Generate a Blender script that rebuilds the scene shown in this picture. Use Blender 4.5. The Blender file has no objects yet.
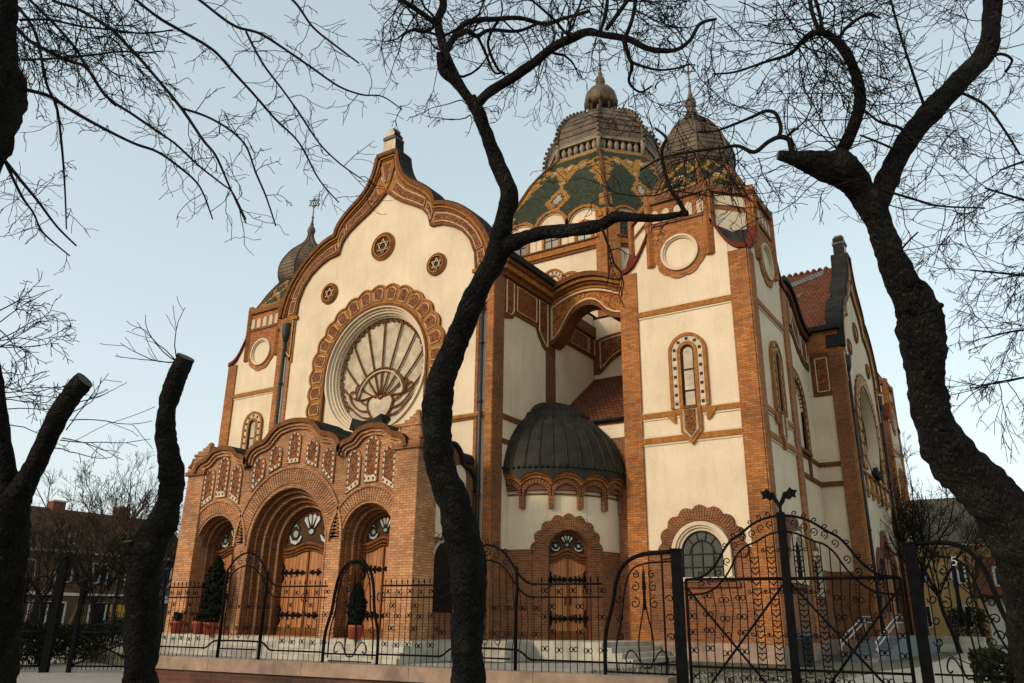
import bpy, bmesh, math, random
from mathutils import Vector, Matrix, noise
from mathutils.geometry import tessellate_polygon
random.seed(11)
PI = math.pi
scene = bpy.context.scene
COL = scene.collection

# ------------------------------------------------------------------ materials
def new_mat(name):
    m = bpy.data.materials.new(name); m.use_nodes = True
    nt = m.node_tree
    return m, nt, nt.nodes['Principled BSDF']

def obj_coord(nt):
    t = nt.nodes.new('ShaderNodeTexCoord'); return t.outputs['Object']

def noise_node(nt, vec, scale, detail=4, rough=.6):
    n = nt.nodes.new('ShaderNodeTexNoise'); n.inputs['Scale'].default_value = scale
    n.inputs['Detail'].default_value = detail; n.inputs['Roughness'].default_value = rough
    nt.links.new(vec, n.inputs['Vector']); return n.outputs['Fac']

def ramp(nt, fac, stops):
    r = nt.nodes.new('ShaderNodeValToRGB'); e = r.color_ramp.elements
    while len(e) < len(stops): e.new(.5)
    for i, (p, c) in enumerate(stops):
        e[i].position = p; e[i].color = (c[0], c[1], c[2], 1)
    nt.links.new(fac, r.inputs['Fac']); return r.outputs['Color']

def mix(nt, a, b, fac, mode='MIX'):
    n = nt.nodes.new('ShaderNodeMix'); n.data_type = 'RGBA'; n.blend_type = mode
    for s, v in ((n.inputs[0], fac), (n.inputs[6], a), (n.inputs[7], b)):
        if hasattr(v, 'is_linked'): nt.links.new(v, s)
        elif isinstance(v, (int, float)): s.default_value = v
        else: s.default_value = (v[0], v[1], v[2], 1)
    return n.outputs[2]

def bump(nt, bsdf, h, strength=.4, dist=.02):
    b = nt.nodes.new('ShaderNodeBump'); b.inputs['Strength'].default_value = strength
    b.inputs['Distance'].default_value = dist
    nt.links.new(h, b.inputs['Height']); nt.links.new(b.outputs['Normal'], bsdf.inputs['Normal'])

def plain(name, c, rough=.7, var=.18, scale=3., bmp=.15, metal=0., bscale=25., spec=None):
    m, nt, bs = new_mat(name); v = obj_coord(nt)
    f = noise_node(nt, v, scale, 6, .65)
    lo = [x*(1-var*1.6) for x in c]; hi = [min(1, x*(1+var)) for x in c]
    nt.links.new(ramp(nt, f, [(.3, lo), (.7, hi)]), bs.inputs['Base Color'])
    bs.inputs['Roughness'].default_value = rough; bs.inputs['Metallic'].default_value = metal
    if spec is not None: bs.inputs['Specular IOR Level'].default_value = spec
    if bmp: bump(nt, bs, noise_node(nt, v, bscale, 4), bmp, .03)
    return m

def wall_uv(nt):
    """x+y along the wall, z up: true lengths on every axis-parallel wall"""
    v = obj_coord(nt); s = nt.nodes.new('ShaderNodeSeparateXYZ'); nt.links.new(v, s.inputs[0])
    a = nt.nodes.new('ShaderNodeMath'); a.operation = 'ADD'
    nt.links.new(s.outputs[0], a.inputs[0]); nt.links.new(s.outputs[1], a.inputs[1])
    c = nt.nodes.new('ShaderNodeCombineXYZ')
    nt.links.new(a.outputs[0], c.inputs[0]); nt.links.new(s.outputs[2], c.inputs[1])
    return v, c.outputs[0]

def brick(name, c1, c2, mortar, w=.29, h=.088, ms=.011, grime=.45):
    m, nt, bs = new_mat(name); v, uv = wall_uv(nt)
    b = nt.nodes.new('ShaderNodeTexBrick'); nt.links.new(uv, b.inputs['Vector'])
    b.inputs['Scale'].default_value = 1; b.inputs['Brick Width'].default_value = w
    b.inputs['Row Height'].default_value = h; b.inputs['Mortar Size'].default_value = ms
    b.inputs['Mortar Smooth'].default_value = .25; b.inputs['Bias'].default_value = -.1
    b.inputs['Color1'].default_value = (*c1, 1); b.inputs['Color2'].default_value = (*c2, 1)
    b.inputs['Mortar'].default_value = (*mortar, 1)
    big = noise_node(nt, v, .55, 5, .6); fine = noise_node(nt, v, 6., 4, .7)
    g1 = ramp(nt, big, [(.25, (1-grime,)*3), (.65, (1.08, 1.05, 1.0))])
    g2 = ramp(nt, fine, [(.25, (.72, .7, .68)), (.7, (1.12, 1.1, 1.08))])
    col = mix(nt, b.outputs['Color'], g1, 1., 'MULTIPLY'); col = mix(nt, col, g2, 1., 'MULTIPLY')
    nt.links.new(col, bs.inputs['Base Color']); bs.inputs['Roughness'].default_value = .85
    bs.inputs['Specular IOR Level'].default_value = .25
    bump(nt, bs, b.outputs['Fac'], -.5, .012)
    return m

def stucco(name, c, dirt=(.62, .56, .46)):
    m, nt, bs = new_mat(name); v = obj_coord(nt)
    mp = nt.nodes.new('ShaderNodeMapping'); mp.inputs['Scale'].default_value = (1.6, 1.6, .22)
    nt.links.new(v, mp.inputs[0])
    streak = noise_node(nt, mp.outputs[0], 1.4, 6, .7); cloud = noise_node(nt, v, .5, 5, .6); fine = noise_node(nt, v, 14, 3)
    a = ramp(nt, streak, [(.28, dirt), (.5, (1, 1, 1))]); bb = ramp(nt, cloud, [(.3, (.84, .83, .8)), (.65, (1.03, 1.03, 1.03))])
    cc = ramp(nt, fine, [(.3, (.93, .93, .93)), (.7, (1.03, 1.03, 1.03))])
    col = mix(nt, c, a, .28, 'MULTIPLY'); col = mix(nt, col, bb, 1., 'MULTIPLY'); col = mix(nt, col, cc, 1., 'MULTIPLY')
    nt.links.new(col, bs.inputs['Base Color']); bs.inputs['Roughness'].default_value = .9
    bs.inputs['Specular IOR Level'].default_value = .2
    bump(nt, bs, noise_node(nt, v, 30, 5), .12, .02)
    return m

def ornament(name, dark, light, scale=9.):
    """glazed ceramic relief: swirling raised pattern"""
    m, nt, bs = new_mat(name); v = obj_coord(nt)
    n = nt.nodes.new('ShaderNodeTexNoise'); n.inputs['Scale'].default_value = scale; n.inputs['Detail'].default_value = 2
    n.inputs['Distortion'].default_value = 1.6
    nt.links.new(v, n.inputs['Vector'])
    nt.links.new(ramp(nt, n.outputs['Fac'], [(.4, dark), (.56, light)]), bs.inputs['Base Color'])
    bs.inputs['Roughness'].default_value = .65; bs.inputs['Specular IOR Level'].default_value = .2
    bump(nt, bs, n.outputs['Fac'], .8, .06); return m

def tiles(name, c1, c2, w=.26, h=.2, rough=.65, var=.25):
    m, nt, bs = new_mat(name); v, uv = wall_uv(nt)
    b = nt.nodes.new('ShaderNodeTexBrick'); nt.links.new(uv, b.inputs['Vector'])
    b.inputs['Scale'].default_value = 1; b.inputs['Brick Width'].default_value = w; b.inputs['Row Height'].default_value = h
    b.inputs['Mortar Size'].default_value = .034; bs.inputs['Specular IOR Level'].default_value = .12; b.inputs['Mortar Smooth'].default_value = .6
    b.inputs['Color1'].default_value = (*c1, 1); b.inputs['Color2'].default_value = (*c2, 1)
    b.inputs['Mortar'].default_value = (*[x*.3 for x in c1], 1)
    f = ramp(nt, noise_node(nt, v, 3.2, 6, .75), [(.3, (1-var*1.7,)*3), (.7, (1+var*.8,)*3)])
    nt.links.new(mix(nt, b.outputs['Color'], f, 1., 'MULTIPLY'), bs.inputs['Base Color'])
    bs.inputs['Roughness'].default_value = rough
    bump(nt, bs, b.outputs['Fac'], -.7, .02); return m

M = {}
M['cream'] = stucco('cream_stucco', (.70, .58, .405))
M['cream_mould'] = stucco('cream_moulding', (.63, .515, .355))
M['white'] = plain('pale_ceramic_trim', (.54, .44, .31), .7, .2, 5, spec=.2)
M['trim'] = plain('cream_outline', (.62, .42, .24), .7, .15, 5, spec=.15)
M['brick_o'] = brick('orange_brick', (.50, .20, .052), (.30, .105, .027), (.19, .10, .05), ms=.014)
M['brick_r'] = brick('red_brick', (.17, .055, .018), (.29, .105, .032), (.24, .15, .085), ms=.014)
M['brick_p'] = brick('portal_tan_brick', (.55, .285, .135), (.37, .165, .07), (.24, .135, .07), w=.27, h=.085, ms=.013, grime=.5)
M['brick_d'] = brick('dark_brick', (.15, .05, .025), (.20, .065, .03), (.15, .09, .06))
M['brick_b'] = brick('basement_brick', (.12, .048, .03), (.08, .034, .024), (.10, .07, .05), grime=.6)
M['terra'] = plain('orange_terracotta', (.32, .13, .026), .75, .28, 5, .25, spec=.15)
M['terra_d'] = plain('brown_terracotta', (.15, .055, .015), .75, .28, 5, .25, spec=.15)
M['coping'] = plain('glazed_red_coping', (.13, .022, .012), .7, .25, 4, spec=.1)
M['orn'] = ornament('ceramic_ornament', (.05, .016, .006), (.25, .085, .02), 9)
M['orn2'] = ornament('orange_ornament', (.13, .042, .011), (.42, .16, .03), 8)
M['lead'] = plain('weathered_lead', (.022, .022, .020), .85, .35, 2.5, .1, 0., spec=.12)
M['bronze'] = plain('dark_bronze_roof', (.022, .020, .015), .6, .4, 2, .1, 0., spec=.2)
M['patina'] = plain('weathered_bulb_sheet', (.115, .080, .046), .6, .45, 1.6, .12, 0., spec=.3)
M['belt'] = plain('belt_stone', (.24, .185, .11), .7, .3, 4)
M['t_green'] = tiles('green_roof_tile', (.050, .060, .030), (.026, .034, .019))
M['t_yel'] = tiles('ochre_roof_tile', (.44, .22, .035), (.30, .13, .02))
M['t_white'] = tiles('white_roof_tile', (.45, .43, .36), (.36, .36, .32))
M['t_brown'] = tiles('brown_roof_tile', (.19, .075, .028), (.14, .055, .022))
M['t_red'] = tiles('red_roof_tile', (.17, .058, .026), (.115, .040, .02), .2, .2, .8)
M['t_grey'] = tiles('grey_roof_tile', (.17, .18, .16), (.12, .13, .12), .2, .2, .7)
M['slate'] = plain('slate_sheet', (.036, .034, .030), .8, .3, 3, spec=.12)
M['wood'] = None
M['dark'] = plain('dark_interior', (.012, .011, .010), .8, .2, 2, 0)
M['iron'] = plain('black_wrought_iron', (.005, .005, .0055), .8, .3, 8, .1, 0., spec=.06)
M['pipe'] = plain('painted_drainpipe', (.022, .026, .023), .5, .3, 3, .05, .2)
M['stone'] = plain('grey_terrace_stone', (.40, .37, .29), .9, .25, 1.6, .2)
M['plinth'] = plain('pink_plinth_stone', (.29, .20, .14), .9, .35, 1.5, .2)
M['pot'] = plain('terracotta_pot', (.30, .05, .025), .6, .15, 3)
m, nt, bs = new_mat('door_oak'); v, uv = wall_uv(nt)
w = nt.nodes.new('ShaderNodeTexBrick'); nt.links.new(uv, w.inputs['Vector'])
for k_, x_ in (('Scale', 1), ('Brick Width', .19), ('Row Height', 9.), ('Mortar Size', .012), ('Mortar Smooth', .3)): w.inputs[k_].default_value = x_
w.offset = 0
w.inputs['Color1'].default_value = (.46, .175, .032, 1); w.inputs['Color2'].default_value = (.34, .12, .022, 1); w.inputs['Mortar'].default_value = (.05, .018, .006, 1)
mp = nt.nodes.new('ShaderNodeMapping'); mp.inputs['Scale'].default_value = (14, 14, 1.2); nt.links.new(v, mp.inputs[0])
g = ramp(nt, noise_node(nt, mp.outputs[0], 1.5, 5), [(.3, (.6, .58, .55)), (.7, (1.1, 1.08, 1.05))])
nt.links.new(mix(nt, w.outputs['Color'], g, 1., 'MULTIPLY'), bs.inputs['Base Color']); bs.inputs['Roughness'].default_value = .5
bump(nt, bs, w.outputs['Fac'], -.6, .015)
M['wood'] = m
def glass(name, c, rough=.12, spec=.3):
    m, nt, bs = new_mat(name); v = obj_coord(nt)
    f = noise_node(nt, v, 2.2, 3)
    nt.links.new(ramp(nt, f, [(.3, [x*.55 for x in c]), (.7, c)]), bs.inputs['Base Color'])
    bs.inputs['Roughness'].default_value = rough; bs.inputs['Specular IOR Level'].default_value = spec
    bump(nt, bs, noise_node(nt, v, 5, 2), .08, .03); return m
M['glass'] = glass('window_glass', (.045, .05, .035), .25, .25)
M['glass_pale'] = glass('pale_opal_glass', (.58, .49, .34), .6, .12)
M['glass_dark'] = glass('dark_glass', (.012, .012, .011), .3, .15)
M['st_green'] = glass('stained_green_glass', (.30, .42, .34), .25)
M['st_white'] = glass('stained_white_glass', (.62, .62, .54), .25)
M['st_brown'] = glass('stained_brown_glass', (.085, .040, .016), .6, .08)

# ------------------------------------------------------------------ mesh builder
class F:
    """a wall plane: a runs along the wall, b up, d out of it"""
    def __init__(s, o, u, n): s.o = Vector(o); s.u = Vector(u).normalized(); s.n = Vector(n).normalized()
    def p(s, a, b, d=0.): return s.o + s.u*a + s.n*d + Vector((0, 0, b))

class CF:
    """a curved wall: a is the angle in radians"""
    def __init__(s, c, r): s.c = Vector(c); s.r = r
    def p(s, a, b, d=0.): return s.c + Vector((math.cos(a)*(s.r+d), math.sin(a)*(s.r+d), b))

class MB:
    def __init__(s): s.v = []; s.f = []; s.mi = []; s.mats = []; s.sm = []
    def _m(s, mat):
        if mat not in s.mats: s.mats.append(mat)
        return s.mats.index(mat)
    def face(s, pts, mat, smooth=False):
        i0 = len(s.v); s.v += [tuple(p) for p in pts]
        s.f.append(tuple(range(i0, i0+len(pts)))); s.mi.append(s._m(mat)); s.sm.append(smooth)
    def idx(s, vs, faces, mat, smooth=False):
        i0 = len(s.v); s.v += [tuple(p) for p in vs]; k = s._m(mat)
        for f in faces:
            s.f.append(tuple(i0+i for i in f)); s.mi.append(k); s.sm.append(smooth)
    def box(s, fr, a0, a1, b0, b1, d0, d1, mat):
        c = [fr.p(a, b, d) for d in (d0, d1) for b in (b0, b1) for a in (a0, a1)]
        s.idx(c, [(0, 1, 3, 2), (4, 6, 7, 5), (0, 4, 5, 1), (2, 3, 7, 6), (0, 2, 6, 4), (1, 5, 7, 3)], mat)
    def wbox(s, x0, x1, y0, y1, z0, z1, mat): s.box(F((0, 0, 0), (1, 0, 0), (0, 1, 0)), x0, x1, z0, z1, y0, y1, mat)
    def prism(s, fr, outer, d0, d1, mat, holes=(), side=None, back=False, hside=None):
        """plate of outline outer (a,b) with holes, from depth d0 to its face at d1"""
        side = side or mat; hside = hside or side
        loops = [outer]+list(holes)
        flat = [p for l in loops for p in l]
        tris = tessellate_polygon([[Vector((p[0], p[1], 0)) for p in l] for l in loops])
        s.idx([fr.p(p[0], p[1], d1) for p in flat], tris, mat)
        if back: s.idx([fr.p(p[0], p[1], d0) for p in flat], tris, mat)
        for li, l in enumerate(loops):
            n = len(l); vs = [fr.p(p[0], p[1], d) for d in (d0, d1) for p in l]
            s.idx(vs, [(i, (i+1) % n, n+(i+1) % n, n+i) for i in range(n)], side if li == 0 else hside)
    def strip(s, fr, A, B, d0, d1, mat, closed=False, side=None):
        """band between two (a,b) polylines, standing from d0 out to d1"""
        side = side or mat; n = len(A)
        P = [fr.p(p[0], p[1], d1) for p in A]+[fr.p(p[0], p[1], d1) for p in B]
        Q = [fr.p(p[0], p[1], d0) for p in A]+[fr.p(p[0], p[1], d0) for p in B]
        R_ = range(n if closed else n-1)
        s.idx(P, [(i, (i+1) % n, n+(i+1) % n, n+i) for i in R_], mat)
        vs = P+Q; o = 2*n
        fs = []
        for i in R_:
            j = (i+1) % n
            fs += [(i, j, o+j, o+i), (n+i, o+n+i, o+n+j, n+j)]
        if not closed: fs += [(0, n, o+n, o), (n-1, o+n-1, o+2*n-1, 2*n-1)]
        s.idx(vs, fs, side)
    def tube(s, pts, r, mat, n=6, smooth=True, cap=True, closed=False):
        pts = [Vector(p) for p in pts]; k = len(pts)
        if k < 2: return
        rs = r if isinstance(r, (list, tuple)) else [r]*k
        t0 = (pts[1]-pts[0]).normalized()
        a = t0.cross(Vector((0, 0, 1)))
        if a.length < .05: a = t0.cross(Vector((0, 1, 0)))
        a.normalize(); vs = []
        for i in range(k):
            if closed: t = pts[(i+1) % k]-pts[i-1]
            else: t = pts[min(i+1, k-1)]-pts[max(i-1, 0)]
            if t.length < 1e-9: t = t0
            t.normalize()
            a = a-t*a.dot(t)
            if a.length < 1e-6: a = t.orthogonal()
            a.normalize(); b = t.cross(a)
            for j in range(n):
                th = 2*PI*j/n; vs.append(pts[i]+(a*math.cos(th)+b*math.sin(th))*rs[i])
        fs = [(i*n+j, i*n+(j+1) % n, ((i+1) % k)*n+(j+1) % n, ((i+1) % k)*n+j) for i in range(k if closed else k-1) for j in range(n)]
        if cap and not closed: fs += [tuple(range(n-1, -1, -1)), tuple((k-1)*n+j for j in range(n))]
        s.idx(vs, fs, mat, smooth)
    def lathe(s, c, prof, mat, n=16, smooth=True, rot=0.):
        """prof: list of (radius, z)"""
        c = Vector(c); vs = [c+Vector((r*math.cos(2*PI*j/n+rot), r*math.sin(2*PI*j/n+rot), z)) for r, z in prof for j in range(n)]
        k = len(prof)
        fs = [(i*n+j, i*n+(j+1) % n, (i+1)*n+(j+1) % n, (i+1)*n+j) for i in range(k-1) for j in range(n)]
        fs += [tuple(range(n-1, -1, -1)), tuple((k-1)*n+j for j in range(n))]
        s.idx(vs, fs, mat, smooth)
    def ball(s, c, r, mat, n=8): s.lathe(c, [(max(.02*r, r*math.sin(PI*i/6)), -r*math.cos(PI*i/6)) for i in range(7)], mat, n)
    def build(s, name, parent=None):
        me = bpy.data.meshes.new(name)
        L = parent.location.copy() if parent is not None else Vector((0, 0, 0))
        me.from_pydata(s.v, [], s.f)
        for m in s.mats: me.materials.append(m)
        me.polygons.foreach_set('material_index', s.mi); me.polygons.foreach_set('use_smooth', s.sm)
        me.update()
        o = bpy.data.objects.new(name, me); COL.objects.link(o)
        if parent is not None:
            o.parent = parent; o.matrix_parent_inverse = Matrix.Translation(-L)
        return o

def tag(o, label=None, cat=None, group=None, kind=None):
    for k, v in (('label', label), ('category', cat), ('group', group), ('kind', kind)):
        if v: o[k] = v
    return o
def thing(name, loc, label, cat, group=None):
    o = bpy.data.objects.new(name, None); o.location = loc; o.empty_display_size = .5
    COL.objects.link(o); return tag(o, label, cat, group)

# ------------------------------------------------------------------ 2-D outline helpers
def arc(cx, cy, r, a0, a1, n=16, ry=None):
    ry = r if ry is None else ry
    return [(cx+r*math.cos(math.radians(a0+(a1-a0)*i/n)), cy+ry*math.sin(math.radians(a0+(a1-a0)*i/n))) for i in range(n+1)]
def arch(cx, z0, hw, zs, n=16):
    """round-headed opening, from the sill z0, springing at zs"""
    return [(cx+hw, z0)]+arc(cx, zs, hw, 0, 180, n)+[(cx-hw, z0)]
def circ(cx, cz, r, n=28): return arc(cx, cz, r, 0, 360, n)[:-1]
def resample(P, step):
    out = [P[0]]; 
    for i in range(len(P)-1):
        a, b = P[i], P[i+1]; l = math.hypot(b[0]-a[0], b[1]-a[1]); k = max(1, int(round(l/step)))
        out += [(a[0]+(b[0]-a[0])*j/k, a[1]+(b[1]-a[1])*j/k) for j in range(1, k+1)]
    return out
def smooth_line(P, it=2):
    for _ in range(it):
        Q = [P[0]]
        for i in range(len(P)-1):
            a, b = P[i], P[i+1]
            Q += [(a[0]*.75+b[0]*.25, a[1]*.75+b[1]*.25), (a[0]*.25+b[0]*.75, a[1]*.25+b[1]*.75)]
        Q.append(P[-1]); P = Q
    return P
def offset(P, d):
    """move an open polyline sideways (to the right of its direction) by d"""
    n = len(P); out = []
    for i in range(n):
        a, b = P[max(i-1, 0)], P[min(i+1, n-1)]; tx, ty = b[0]-a[0], b[1]-a[1]; l = math.hypot(tx, ty) or 1
        out.append((P[i][0]+ty/l*d, P[i][1]-tx/l*d))
    return out
def lengths(P):
    L = [0]
    for i in range(1, len(P)): L.append(L[-1]+math.hypot(P[i][0]-P[i-1][0], P[i][1]-P[i-1][1]))
    return L
def at_len(P, L, s):
    s = min(max(s, 0), L[-1])
    for i in range(1, len(P)):
        if L[i] >= s:
            t = (s-L[i-1])/((L[i]-L[i-1]) or 1); return (P[i-1][0]+(P[i][0]-P[i-1][0])*t, P[i-1][1]+(P[i][1]-P[i-1][1])*t)
    return P[-1]
def star6(mb, fr, cx, cz, r, d, t, mat):
    for k in (0, 1):
        tri = [(cx+r*math.sin(2*PI*i/3+k*PI), cz+r*math.cos(2*PI*i/3+k*PI)) for i in range(3)]
        for i in range(3):
            a, b = tri[i], tri[(i+1) % 3]; mb.tube([fr.p(a[0], a[1], d), fr.p(b[0], b[1], d)], t, mat, 5)
def frame_band(mb, fr, A, B, s0, s1, d0, d1, wdt, mat_in, mat_line, inset=.06):
    """one ornamental panel lying in the band between polylines A and B (fractions s0..s1): relief field with a pale outline"""
    k = max(3, int((s1-s0)*40)+2); LA, LB = lengths(A), lengths(B)
    a = [at_len(A, LA, LA[-1]*(s0+(s1-s0)*i/k)) for i in range(k+1)]; b = [at_len(B, LB, LB[-1]*(s0+(s1-s0)*i/k)) for i in range(k+1)]
    mb.strip(fr, a, b, d0, d1, mat_in)
    loop = a+b[::-1]
    mb.tube([fr.p(p[0], p[1], d1) for p in loop], wdt*.8, mat_line, 4, False, closed=True)
def voussoirs(mb, fr, cx, cz, r0, r1, a0, a1, n, d0, d1, mat, mat_gap, scallop=0, nsc=9):
    """ring of wedge bricks round an arch, on a recessed darker ring; scallop bulges the outer edge into nsc lobes"""
    def ro(t): return r1+scallop*(abs(math.sin(PI*nsc*t))-.5) if scallop else r1
    m_ = n*2
    A = []; B = []
    for i in range(m_+1):
        t = i/m_; th = math.radians(a0+(a1-a0)*t)
        A.append((cx+r0*math.cos(th), cz+r0*math.sin(th))); B.append((cx+ro(t)*math.cos(th), cz+ro(t)*math.sin(th)))
    mb.strip(fr, A, B, d0, d1-.025, mat_gap)
    for i in range(n):
        g = .12/n; ts = [i/n+g, (i+.5)/n, (i+1)/n-g]
        aa = []; bb = []
        for t in ts:
            th = math.radians(a0+(a1-a0)*t); aa.append((cx+(r0+.01)*math.cos(th), cz+(r0+.01)*math.sin(th))); r = ro(t)-.012
            bb.append((cx+r*math.cos(th), cz+r*math.sin(th)))
        mb.strip(fr, aa, bb, d0, d1, mat)
def moulding(mb, fr, P, Q, d0, d1, mat): mb.strip(fr, P, Q, d0, d1, mat)
def nested_arch(mb, fr, cx, z0, zs, r_out, r_in, d_out, d_in, n, mat, mat2):
    """stepped arch orders going back into the wall"""
    for i in range(n):
        ra = r_out+(r_in-r_out)*i/n; rb = r_out+(r_in-r_out)*(i+1)/n; da = d_out+(d_in-d_out)*i/n; db = d_out+(d_in-d_out)*(i+1)/n
        A = [(cx+ra, z0)]+arc(cx, zs, ra, 0, 180, 24)+[(cx-ra, z0)]; B = [(cx+rb, z0)]+arc(cx, zs, rb, 0, 180, 24)+[(cx-rb, z0)]
        mm = mat if i % 2 == 0 else mat2
        # face of the order then its reveal; a roll at the arris
        mb.idx([fr.p(p[0], p[1], da) for p in A]+[fr.p(p[0], p[1], da) for p in B], [(j, j+1, len(A)+j+1, len(A)+j) for j in range(len(A)-1)], mm)
        mb.idx([fr.p(p[0], p[1], da) for p in B]+[fr.p(p[0], p[1], db) for p in B], [(j, j+1, len(A)+j+1, len(A)+j) for j in range(len(A)-1)], mat2)
        rr = (ra-rb)*.32; rm = rb+rr*.5
        C_ = [(cx+rm, z0)]+arc(cx, zs, rm, 0, 180, 24)+[(cx-rm, z0)]
        mb.tube([fr.p(p[0], p[1], da-.01) for p in C_], rr, mm, 6, True)
# ------------------------------------------------------------------ the synagogue
XC, YC = -23.05, 47.6
SYN = thing('synagogue', (XC, 24.6, .41), 'large cream and brick domed synagogue with orange trim, rising behind the iron fence', 'synagogue')
X1, Y1, Z1 = (1, 0, 0), (0, 1, 0), (0, 0, 1)
FG = F((XC, 24.6, 0), X1, (0, -1, 0))          # front gable wall
FS = F((-7.1, YC, 0), Y1, (1, 0, 0))            # right-hand gable wall
GZ0, GTOP = 4.1, 22.5

M['belt_pale'] = plain('pale_relief_stone', (.46, .38, .26), .9, .15, 4)
def lerp_lines(A, B, t, n=24):
    LA, LB = lengths(A), lengths(B)
    out = []
    for i in range(n+1):
        a = at_len(A, LA, LA[-1]*i/n); b = at_len(B, LB, LB[-1]*i/n); out.append((a[0]+(b[0]-a[0])*t, a[1]+(b[1]-a[1])*t))
    return out

def bulb_finial(name, parent, x, y, z0, z1, r):
    mb = MB(); h = z1-z0
    mb.lathe((x, y, z0), [(r*.55, 0), (r*.8, h*.06), (r, h*.13), (r*.8, h*.2), (r*.4, h*.26), (r*.45, h*.3), (r*.3, h*.34), (r*.2, h*.45), (r*.34, h*.48), (r*.16, h*.52), (r*.12, h*.72)], M['patina'], 10)
    fr = F((x, y, 0), (.9, .43, 0), (.43, -.9, 0))
    star6(mb, fr, 0, z1-h*.14, h*.14, 0, r*.11, M['patina']); star6(mb, F((x, y, 0), (.43, -.9, 0), (.9, .43, 0)), 0, z1-h*.14, h*.1, 0, r*.08, M['patina'])
    return mb.build(name, parent)

def gable(fr, hw, name, depth):
    k = hw/6.25
    OUT1 = [(6.2, 15.4), (6.12, 15.9), (5.9, 16.6), (5.5, 17.3), (5.0, 17.9), (4.4, 18.4), (3.8, 18.75), (3.3, 18.93), (2.98, 18.97)]
    OUT2 = [(2.98, 18.97), (2.88, 19.4), (2.5, 19.85), (2.05, 20.2), (1.6, 20.5), (1.2, 20.85), (.9, 21.3), (.7, 21.8), (.6, 22.3), (.58, GTOP)]
    IN1 = [(5.28, 15.4), (5.22, 16.1), (4.95, 16.8), (4.5, 17.35), (3.95, 17.72), (3.4, 17.95), (2.9, 18.0), (2.75, 18.05)]
    IN2 = [(2.75, 18.05), (2.6, 18.6), (2.2, 19.05), (1.6, 19.42), (1.0, 19.75), (.5, 20.1), (0, 20.55)]
    sc = lambda P, s=1: [(p[0]*k*s, p[1]) for p in P]
    prof = smooth_line(OUT1, 1)+smooth_line(OUT2, 1)[1:]
    full = sc(prof)+sc(prof, -1)[::-1]
    wall = MB()
    rz = 11.9; RO = 2.9*k
    wall.prism(fr, [(hw, GZ0)]+[(hw, 15.4)]+full+[(-hw, 15.4), (-hw, GZ0)], -.6, 0, M['cream'], [circ(0, rz, RO, 40)], side=M['cream'], back=True)
    wall.box(fr, -hw, hw, .41, GZ0, -.6, -.02, M['brick_r'])
    g = wall.build(name, SYN)
    # coping
    mb = MB(); mb.strip(fr, offset(full, .14), offset(full, -.05), -.62, .28, M['terra_d'], side=M['lead'])
    mb.strip(fr, offset(full, -.05), offset(full, -.16), -.1, .2, M['terra']); mb.strip(fr, offset(full, -.16), offset(full, -.26), -.1, .13, M['terra_d'])
    mb.strip(fr, offset(full, .14), offset(full, .2), -.66, .2, M['lead'])
    mb.build('coping', g)
    # frieze
    mb = MB()
    for s in (1, -1):
        for O_, I_, n_, j0 in ((OUT1, IN1, 3, 0), (OUT2, IN2, 3, 1)):
            if j0: O_ = O_[:-2]
            O2, I2 = sc(O_, s), sc(I_, s)
            A = lerp_lines(O2, I2, .22); B = lerp_lines(O2, I2, 1.0); mb.strip(fr, A, B, -.05, .07, M['terra'])
            A = lerp_lines(O2, I2, .9); B = lerp_lines(O2, I2, 1.02); mb.strip(fr, A, B, -.05, .12, M['terra_d'])
            A = lerp_lines(O2, I2, .42); B = lerp_lines(O2, I2, .82)
            cuts = [.03, .17, .2, .97] if j0 == 0 else [.03, .22, .27, .9]
            for c in range(0, 4, 2): frame_band(mb, fr, A, B, cuts[c], cuts[c+1], 0, .12, .035, M['orn'], M['trim'])
        # foot panels going down beside the shoulder
        frame_band(mb, fr, [(6.0*k*s, 15.15), (6.0*k*s, 13.9)], [(5.4*k*s, 15.15), (5.4*k*s, 13.3)], 0, 1, 0, .12, .035, M['orn'], M['trim'])
        mb.strip(fr, [(6.15*k*s, 15.4), (6.15*k*s, 13.7)], [(5.28*k*s, 15.4), (5.28*k*s, 13.0)], -.05, .06, M['terra'])
        mb.box(fr, s*6.2*k if s < 0 else 5.15*k, -5.15*k if s < 0 else 6.2*k, 15.2, 15.36, -.05, .14, M['terra'])
    mb.prism(fr, [(.5*k, 22.2), (.18*k, 20.9), (0, 20.7), (-.18*k, 20.9), (-.5*k, 22.2)], 0, .13, M['terra'])
    mb.prism(fr, [(.3*k, 22.0), (.1*k, 21.05), (-.1*k, 21.05), (-.3*k, 22.0)], 0, .15, M['orn'])
    mb.tube([fr.p(a, b, .15) for a, b in [(.3*k, 22.0), (.1*k, 21.05), (-.1*k, 21.05), (-.3*k, 22.0)]], .03, M['trim'], 4, False, closed=True)
    mb.build('frieze', g)
    # finial block on top
    mb = MB(); mb.box(fr, -.62*k, .62*k, GTOP, GTOP+.16, -.62, .3, M['terra_d'])
    mb.prism(fr, [(.42, GTOP+.1), (.36, GTOP+.9), (.26, GTOP+1.1), (.3, GTOP+1.2), (.12, GTOP+1.45), (-.12, GTOP+1.45), (-.3, GTOP+1.2), (-.26, GTOP+1.1), (-.36, GTOP+.9), (-.42, GTOP+.1)], -.5, .12, M['white'], side=M['lead'], back=True)
    mb.box(fr, -.34, .34, GTOP+.88, GTOP+1.04, -.55, .2, M['patina']); mb.box(fr, -.2, .2, GTOP+1.4, GTOP+1.52, -.4, .05, M['patina'])
    mb.build('gable_finial', g)
    # great window
    mb = MB(); k2 = k
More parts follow.
